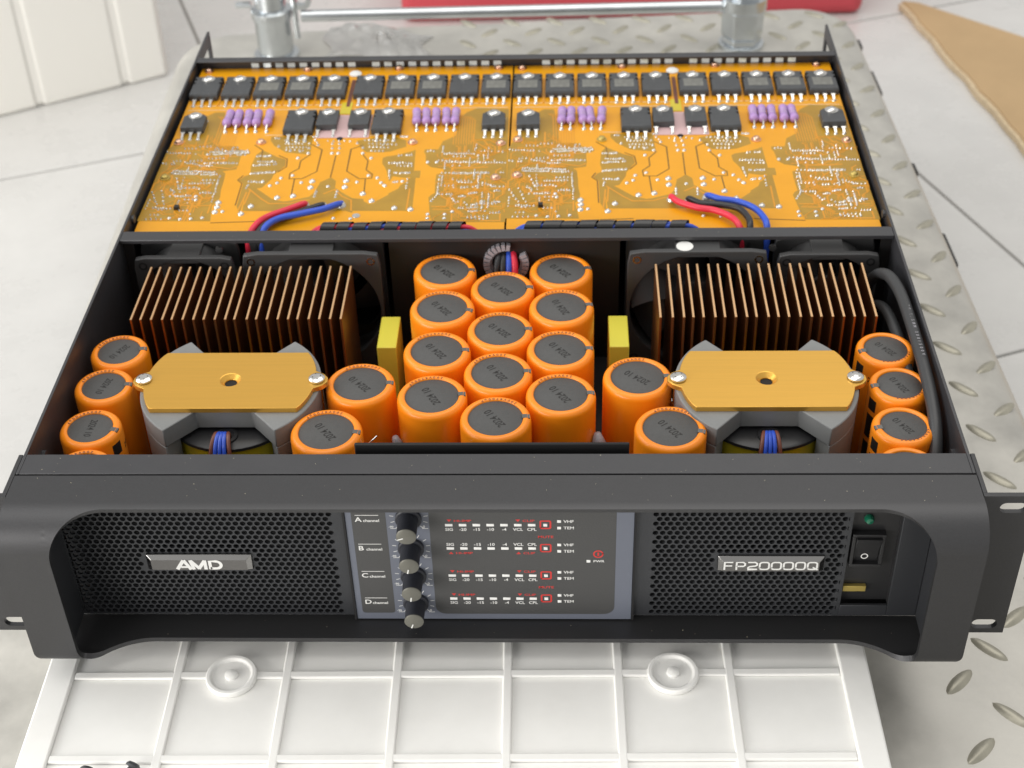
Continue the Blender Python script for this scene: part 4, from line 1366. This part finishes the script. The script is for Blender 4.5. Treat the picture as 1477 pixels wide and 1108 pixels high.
ROW1 = (10.1, 31.2, 52.3, 73.4, 94.5, 118.7, 139.8, 160.8, 181.9, 202.9)
marks = {2, 3, 4, 6, 7, 9, 10, 11, 12, 13, 15, 17, 18, 19}
for bi in range(2):
    ux = -213.6 + 213.75 * bi
    brd = empty('circuit_board', (ux, 204, BZ), amp)
    u0, u1 = (0.3, 213.1) if bi == 0 else (0.6, 212.9)
    MB().box(u0, u1, -6, 206.5, -1.6, 0).build('board_panel', 'pcb', brd)
    MB().box(u0 - .06, u1 + .06, -6.06, 206.56, -1.55, -.25).build('laminate_edge', 'pcb_edge', brd)
    put('bare_laminate', bare_me, brd)
    put('etched_gap', gap_me, brd)
    put('copper_trace', trace_me, brd, kind='stuff')
    put('solder_joint', sol_me, brd, kind='stuff')
    put('silkscreen', slk_me, brd)
    # pale bus bar strips between the output devices
    for u in [(a + b_) / 2 for a, b_ in zip(ROW1, ROW1[1:]) if b_ - a < 22]:
        MB().box(u - .55, u + .55, 152, 187, .02, .5).build('bus_strip', 'flux' if rnd.random() < .0 else 'pcb_trace', brd)
    MB().box(90.5, 124.5, 107.6, 137.5, .1, .35).build('insulator_pad', 'pink', brd, smooth=0)
    MB().box(102.6, 109.6, 139, 155, .1, .3).build('yellow_tape', 'tape', brd, smooth=0)
    MB().box(105.6, 108.0, 149, 187, .12, .4).build('slot_strip', 'wire_brown', brd)
    MB().lathe([(1.9, 0), (1.9, .3), (1.1, .32)], 16, (106.4, 106.6, .1)).build('drilled_hole_shade', 'dark', brd)  # solid black disc coloured as the shade of a hole
    MB().box(18.6, 21.4, 22.2, 25.2, 0, 2.2).build('chip', 'ink', brd)
    for u, v in ((57.3, 102.5), (152.9, 100.8), (208.2, 98.7), (206.3, 56.7), (5.4, 59.3), (5.7, 204.8 - 2.6), (73.3, 203.2), (135.7, 203.6), (203.7, 203), (4.9, 103)):
        crosshead(brd, (u, v, 0.05), 2.3, 2.0, 'copper_screw' if rnd.random() < .8 else 'brass', True, rnd.uniform(0, 1.5))
    MB().lathe([(4.2, -2), (4.2, .6), (3.2, 1.4), (0, 1.7)], 24, (106.8, 196.0, 0)).build('nylon_standoff', 'white', brd)
    MB().lathe([(2.4, 0), (2.2, .35), (0, .4)], 20, (126.7, 14.8, .05)).build('solder_blob', 'solder', brd)
    for i, u in enumerate(ROW1):
        transistor('output_transistor', ME_BIG, ux + u, 376.2, (-5.4, 0, 5.4), -13.0, 8.3, 4.85, 1.0 if bi * 10 + i in marks else 0)
    for u in (79.3, 135.3):
        transistor('rectifier_transistor', ME_BIG2, ux + u, 328.0, (-5.4, 0, 5.4), -13.0, 9.3, 4.85)
    for u in (96.7, 117.2):
        transistor('power_diode', ME_DIO, ux + u, 330.8, (-5.0, 5.0), -9.8, 6.6, 4.55)
    for u in (11.1, 203.0):
        transistor('driver_transistor', ME_DRV, ux + u, 327.8, (-5.2, 0, 5.2), -8.8, 6.0, 4.55, tab=True)
    for u in (32.4, 38.2, 45.3, 50.6, 58.1, 153.8, 159.6, 165.6, 172.8, 178.6):
        r_ = empty('resistor', (ux + u + rnd.uniform(-.3, .3), 333.6, BZ + 3.0), amp)
        r_.rotation_euler.z = R(rnd.uniform(-4, 4))
        prf = [(0, -8.4), (2.0, -8.2), (2.85, -7.2), (2.95, -5.4), (2.65, -4.2), (2.6, 4.2), (2.95, 5.4), (2.85, 7.2), (2.0, 8.2), (0, 8.4)]
        MB().lathe(prf, 20, (0, 0, 0), 'y').build('resistor_body', 'violet', r_, smooth=60)
        for q_ in (-2.6, -.2, 2.0):
            MB().lathe([(2.7, q_), (2.7, q_ + .8)], 20, (0, 0, 0), 'y', capb=False, capt=False).build('colour_band', 'violet_band', r_)
        MB().tube([(0, -8, 0), (0, -10.6, -.3), (0, -12.6, -1.6), (0, -13, -2.8)], .62, 8).lathe([(1.5, 0), (1.2, .8), (.6, 1.3), (0, 1.5)], 10, (0, -13, -2.95), capb=False).build('lead', 'lead', r_)

# ---- wires soldered to the boards
def wire(pts, m_, r=1.9, name='wire'):
    return MB().tube(spline(pts, 10), r, 12).build(name, m_, amp, smooth=60)


for (x, y) in ((-118, 230), (-107.4, 229), (-96.7, 230), (96.6, 234), (106.2, 231), (117.1, 235)):
    MB().lathe([(3.0, 0), (2.6, 1.2), (1.9, 2.2), (0, 2.6)], 16, (x, y, BZ + .05)).build('solder_cup', 'solder', amp)
wire([(-117.6, 230.5, 82), (-119, 228, 83.6), (-126, 222, 84), (-137, 213, 84.5), (-142.5, 203, 85), (-146, 196.5, 80), (-147, 194.5, 66)], 'wire_red')
wire([(-107.2, 229.5, 82), (-109, 226.5, 83.4), (-118, 221, 83.2), (-130, 213, 83.4), (-138, 203, 84.4), (-141.5, 196.5, 80), (-142, 194.5, 66)], 'wire_black')
wire([(-96.6, 231, 82), (-99, 226.5, 84), (-106, 220, 85), (-118, 214.5, 85.4), (-130, 209.5, 85.4), (-136.5, 201, 85), (-138.5, 196, 79), (-139, 194.5, 66)], 'wire_blue')
wire([(96.4, 235, 82), (96.6, 232, 84.2), (100, 226, 84.6), (110, 219.5, 84.6), (120, 216, 84.8), (128, 209, 85), (132, 201, 84.8), (134, 196, 79), (134, 194.6, 64)], 'wire_red')
wire([(106, 232.5, 82), (107, 229.5, 84.2), (113, 224, 84.6), (124, 221.5, 85), (133.5, 217.5, 85), (138, 208, 85), (138.6, 200, 84.6), (138, 196, 78), (138, 194.6, 64)], 'wire_black')
wire([(117, 236.5, 82), (118.5, 233, 84.2), (124, 228.5, 84.8), (134, 225, 85), (142.5, 217.5, 85.2), (146.8, 208, 85.2), (148, 200, 84.6), (148, 196, 78), (148, 194.6, 64)], 'wire_blue')
for (xa, xb, cols) in ((-104, -22, ('wire_red', 'wire_blue', 'wire_red')), (12, 104, ('wire_blue', 'wire_black', 'wire_blue'))):
    bundle = empty('wire_bundle', (0, 0, 0), amp)
    for k, m_ in enumerate(cols):
        pts = []
        for i in range(15):
            t = i / 14
            x = xa - 10 + (xb - xa + 20) * t
            a = t * 9 + k * 2.1
            dip = 8 * max(0, abs(t - .5) * 2 - .82) / .18
            pts.append((x, 200.6 + 1.2 * math.sin(a), 84.2 + 1.0 * math.cos(a) - dip))
        MB().tube(spline(pts, 4), 1.45, 10).build('wire', m_, bundle, smooth=60)
    # helical wrap as separate turns
    nturn = 9
    L = (xb - xa) / nturn
    for k in range(nturn):
        x0 = xa + L * k + .6
        w = L * rnd.uniform(.76, .98)
        b = MB()
        n = 20
        vs = []
        for j in range(3):
            for i in range(n):
                t = 2 * PI * i / n
                rr = 3.35 + (.12 if j == 1 else 0) + .25 * math.sin(k * 2.3)
                vs.append((x0 + w * j / 2 + 1.6 * math.sin(t), 200.3 + rr * math.sin(t), 84.5 + rr * math.cos(t)))
        b.add(vs, [(j * n + i, j * n + (i + 1) % n, (j + 1) * n + (i + 1) % n, (j + 1) * n + i) for j in range(2) for i in range(n)])
        b.build('wrap_turn', 'wrap', bundle, smooth=60)

# ---- mains cable along the right wall
wire([(196, 170, 20), (198, 171, 48), (203, 167, 70), (207.5, 155, 81), (210.5, 135, 84), (211.3, 105, 84), (211.3, 75, 83), (211.0, 48, 80), (210, 28, 74), (208, 14, 60), (206, 6, 40)], 'wire_grey', 3.2, 'mains_cable')
wire([(192, 160, 16), (196, 161, 40), (201, 156, 58), (205, 143, 68), (206.6, 120, 72), (206.8, 90, 72), (206.6, 60, 68), (206, 30, 60)], 'wire_grey', 3.0, 'mains_cable')
wire([(150, 14, 60), (156, 12, 68), (164, 11, 70.5), (172, 10, 69), (178, 8, 60)], 'wire_black', 1.3, 'wire')
MB().add([(167, 9, 78), (169.5, 9.5, 72), (173.5, 9, 70), (171, 8.6, 75)], [(0, 1, 2, 3)]).prism([(166.6, 9), (170, 9), (172, 10), (168, 10)], 69, 75).build('cable_tag', 'tag_green', amp, smooth=0)
b = MB()
for i, ch in enumerate('3G 1.5MM 300/500V'):
    b.text(ch, (210.6, 118 - i * 2.6), 2.2, 87.28, rot=-PI / 2)
b.build('cable_print', 'glue', amp, smooth=0)
# ---- dust and lint on the black paint
du = MB()
for k in range(110):
    w = rnd.random()
    if w < .3:
        p = (rnd.uniform(-210, 210), rnd.uniform(-13, -.5), 88.02)
    elif w < .5:
        p = (rnd.uniform(-210, 210), rnd.uniform(183.5, 192.5), 87.92)
    elif w < .8:
        p = (rnd.uniform(-190, 190), rnd.uniform(-32, -21.5), .03)
    else:
        p = (rnd.uniform(-210, 210), rnd.uniform(-32, -15.5), 88.32)
    q_ = rnd.uniform(.06, .2)
    a = rnd.uniform(0, PI)
    du.add([(p[0] + q_ * math.cos(a + t) * (1.6 if t in (0, PI) else .7), p[1] + q_ * math.sin(a + t), p[2]) for t in (0, PI / 2, PI, 1.5 * PI)], [(0, 1, 2, 3)])
du.build('dust', 'flux', amp, smooth=0, kind='stuff')
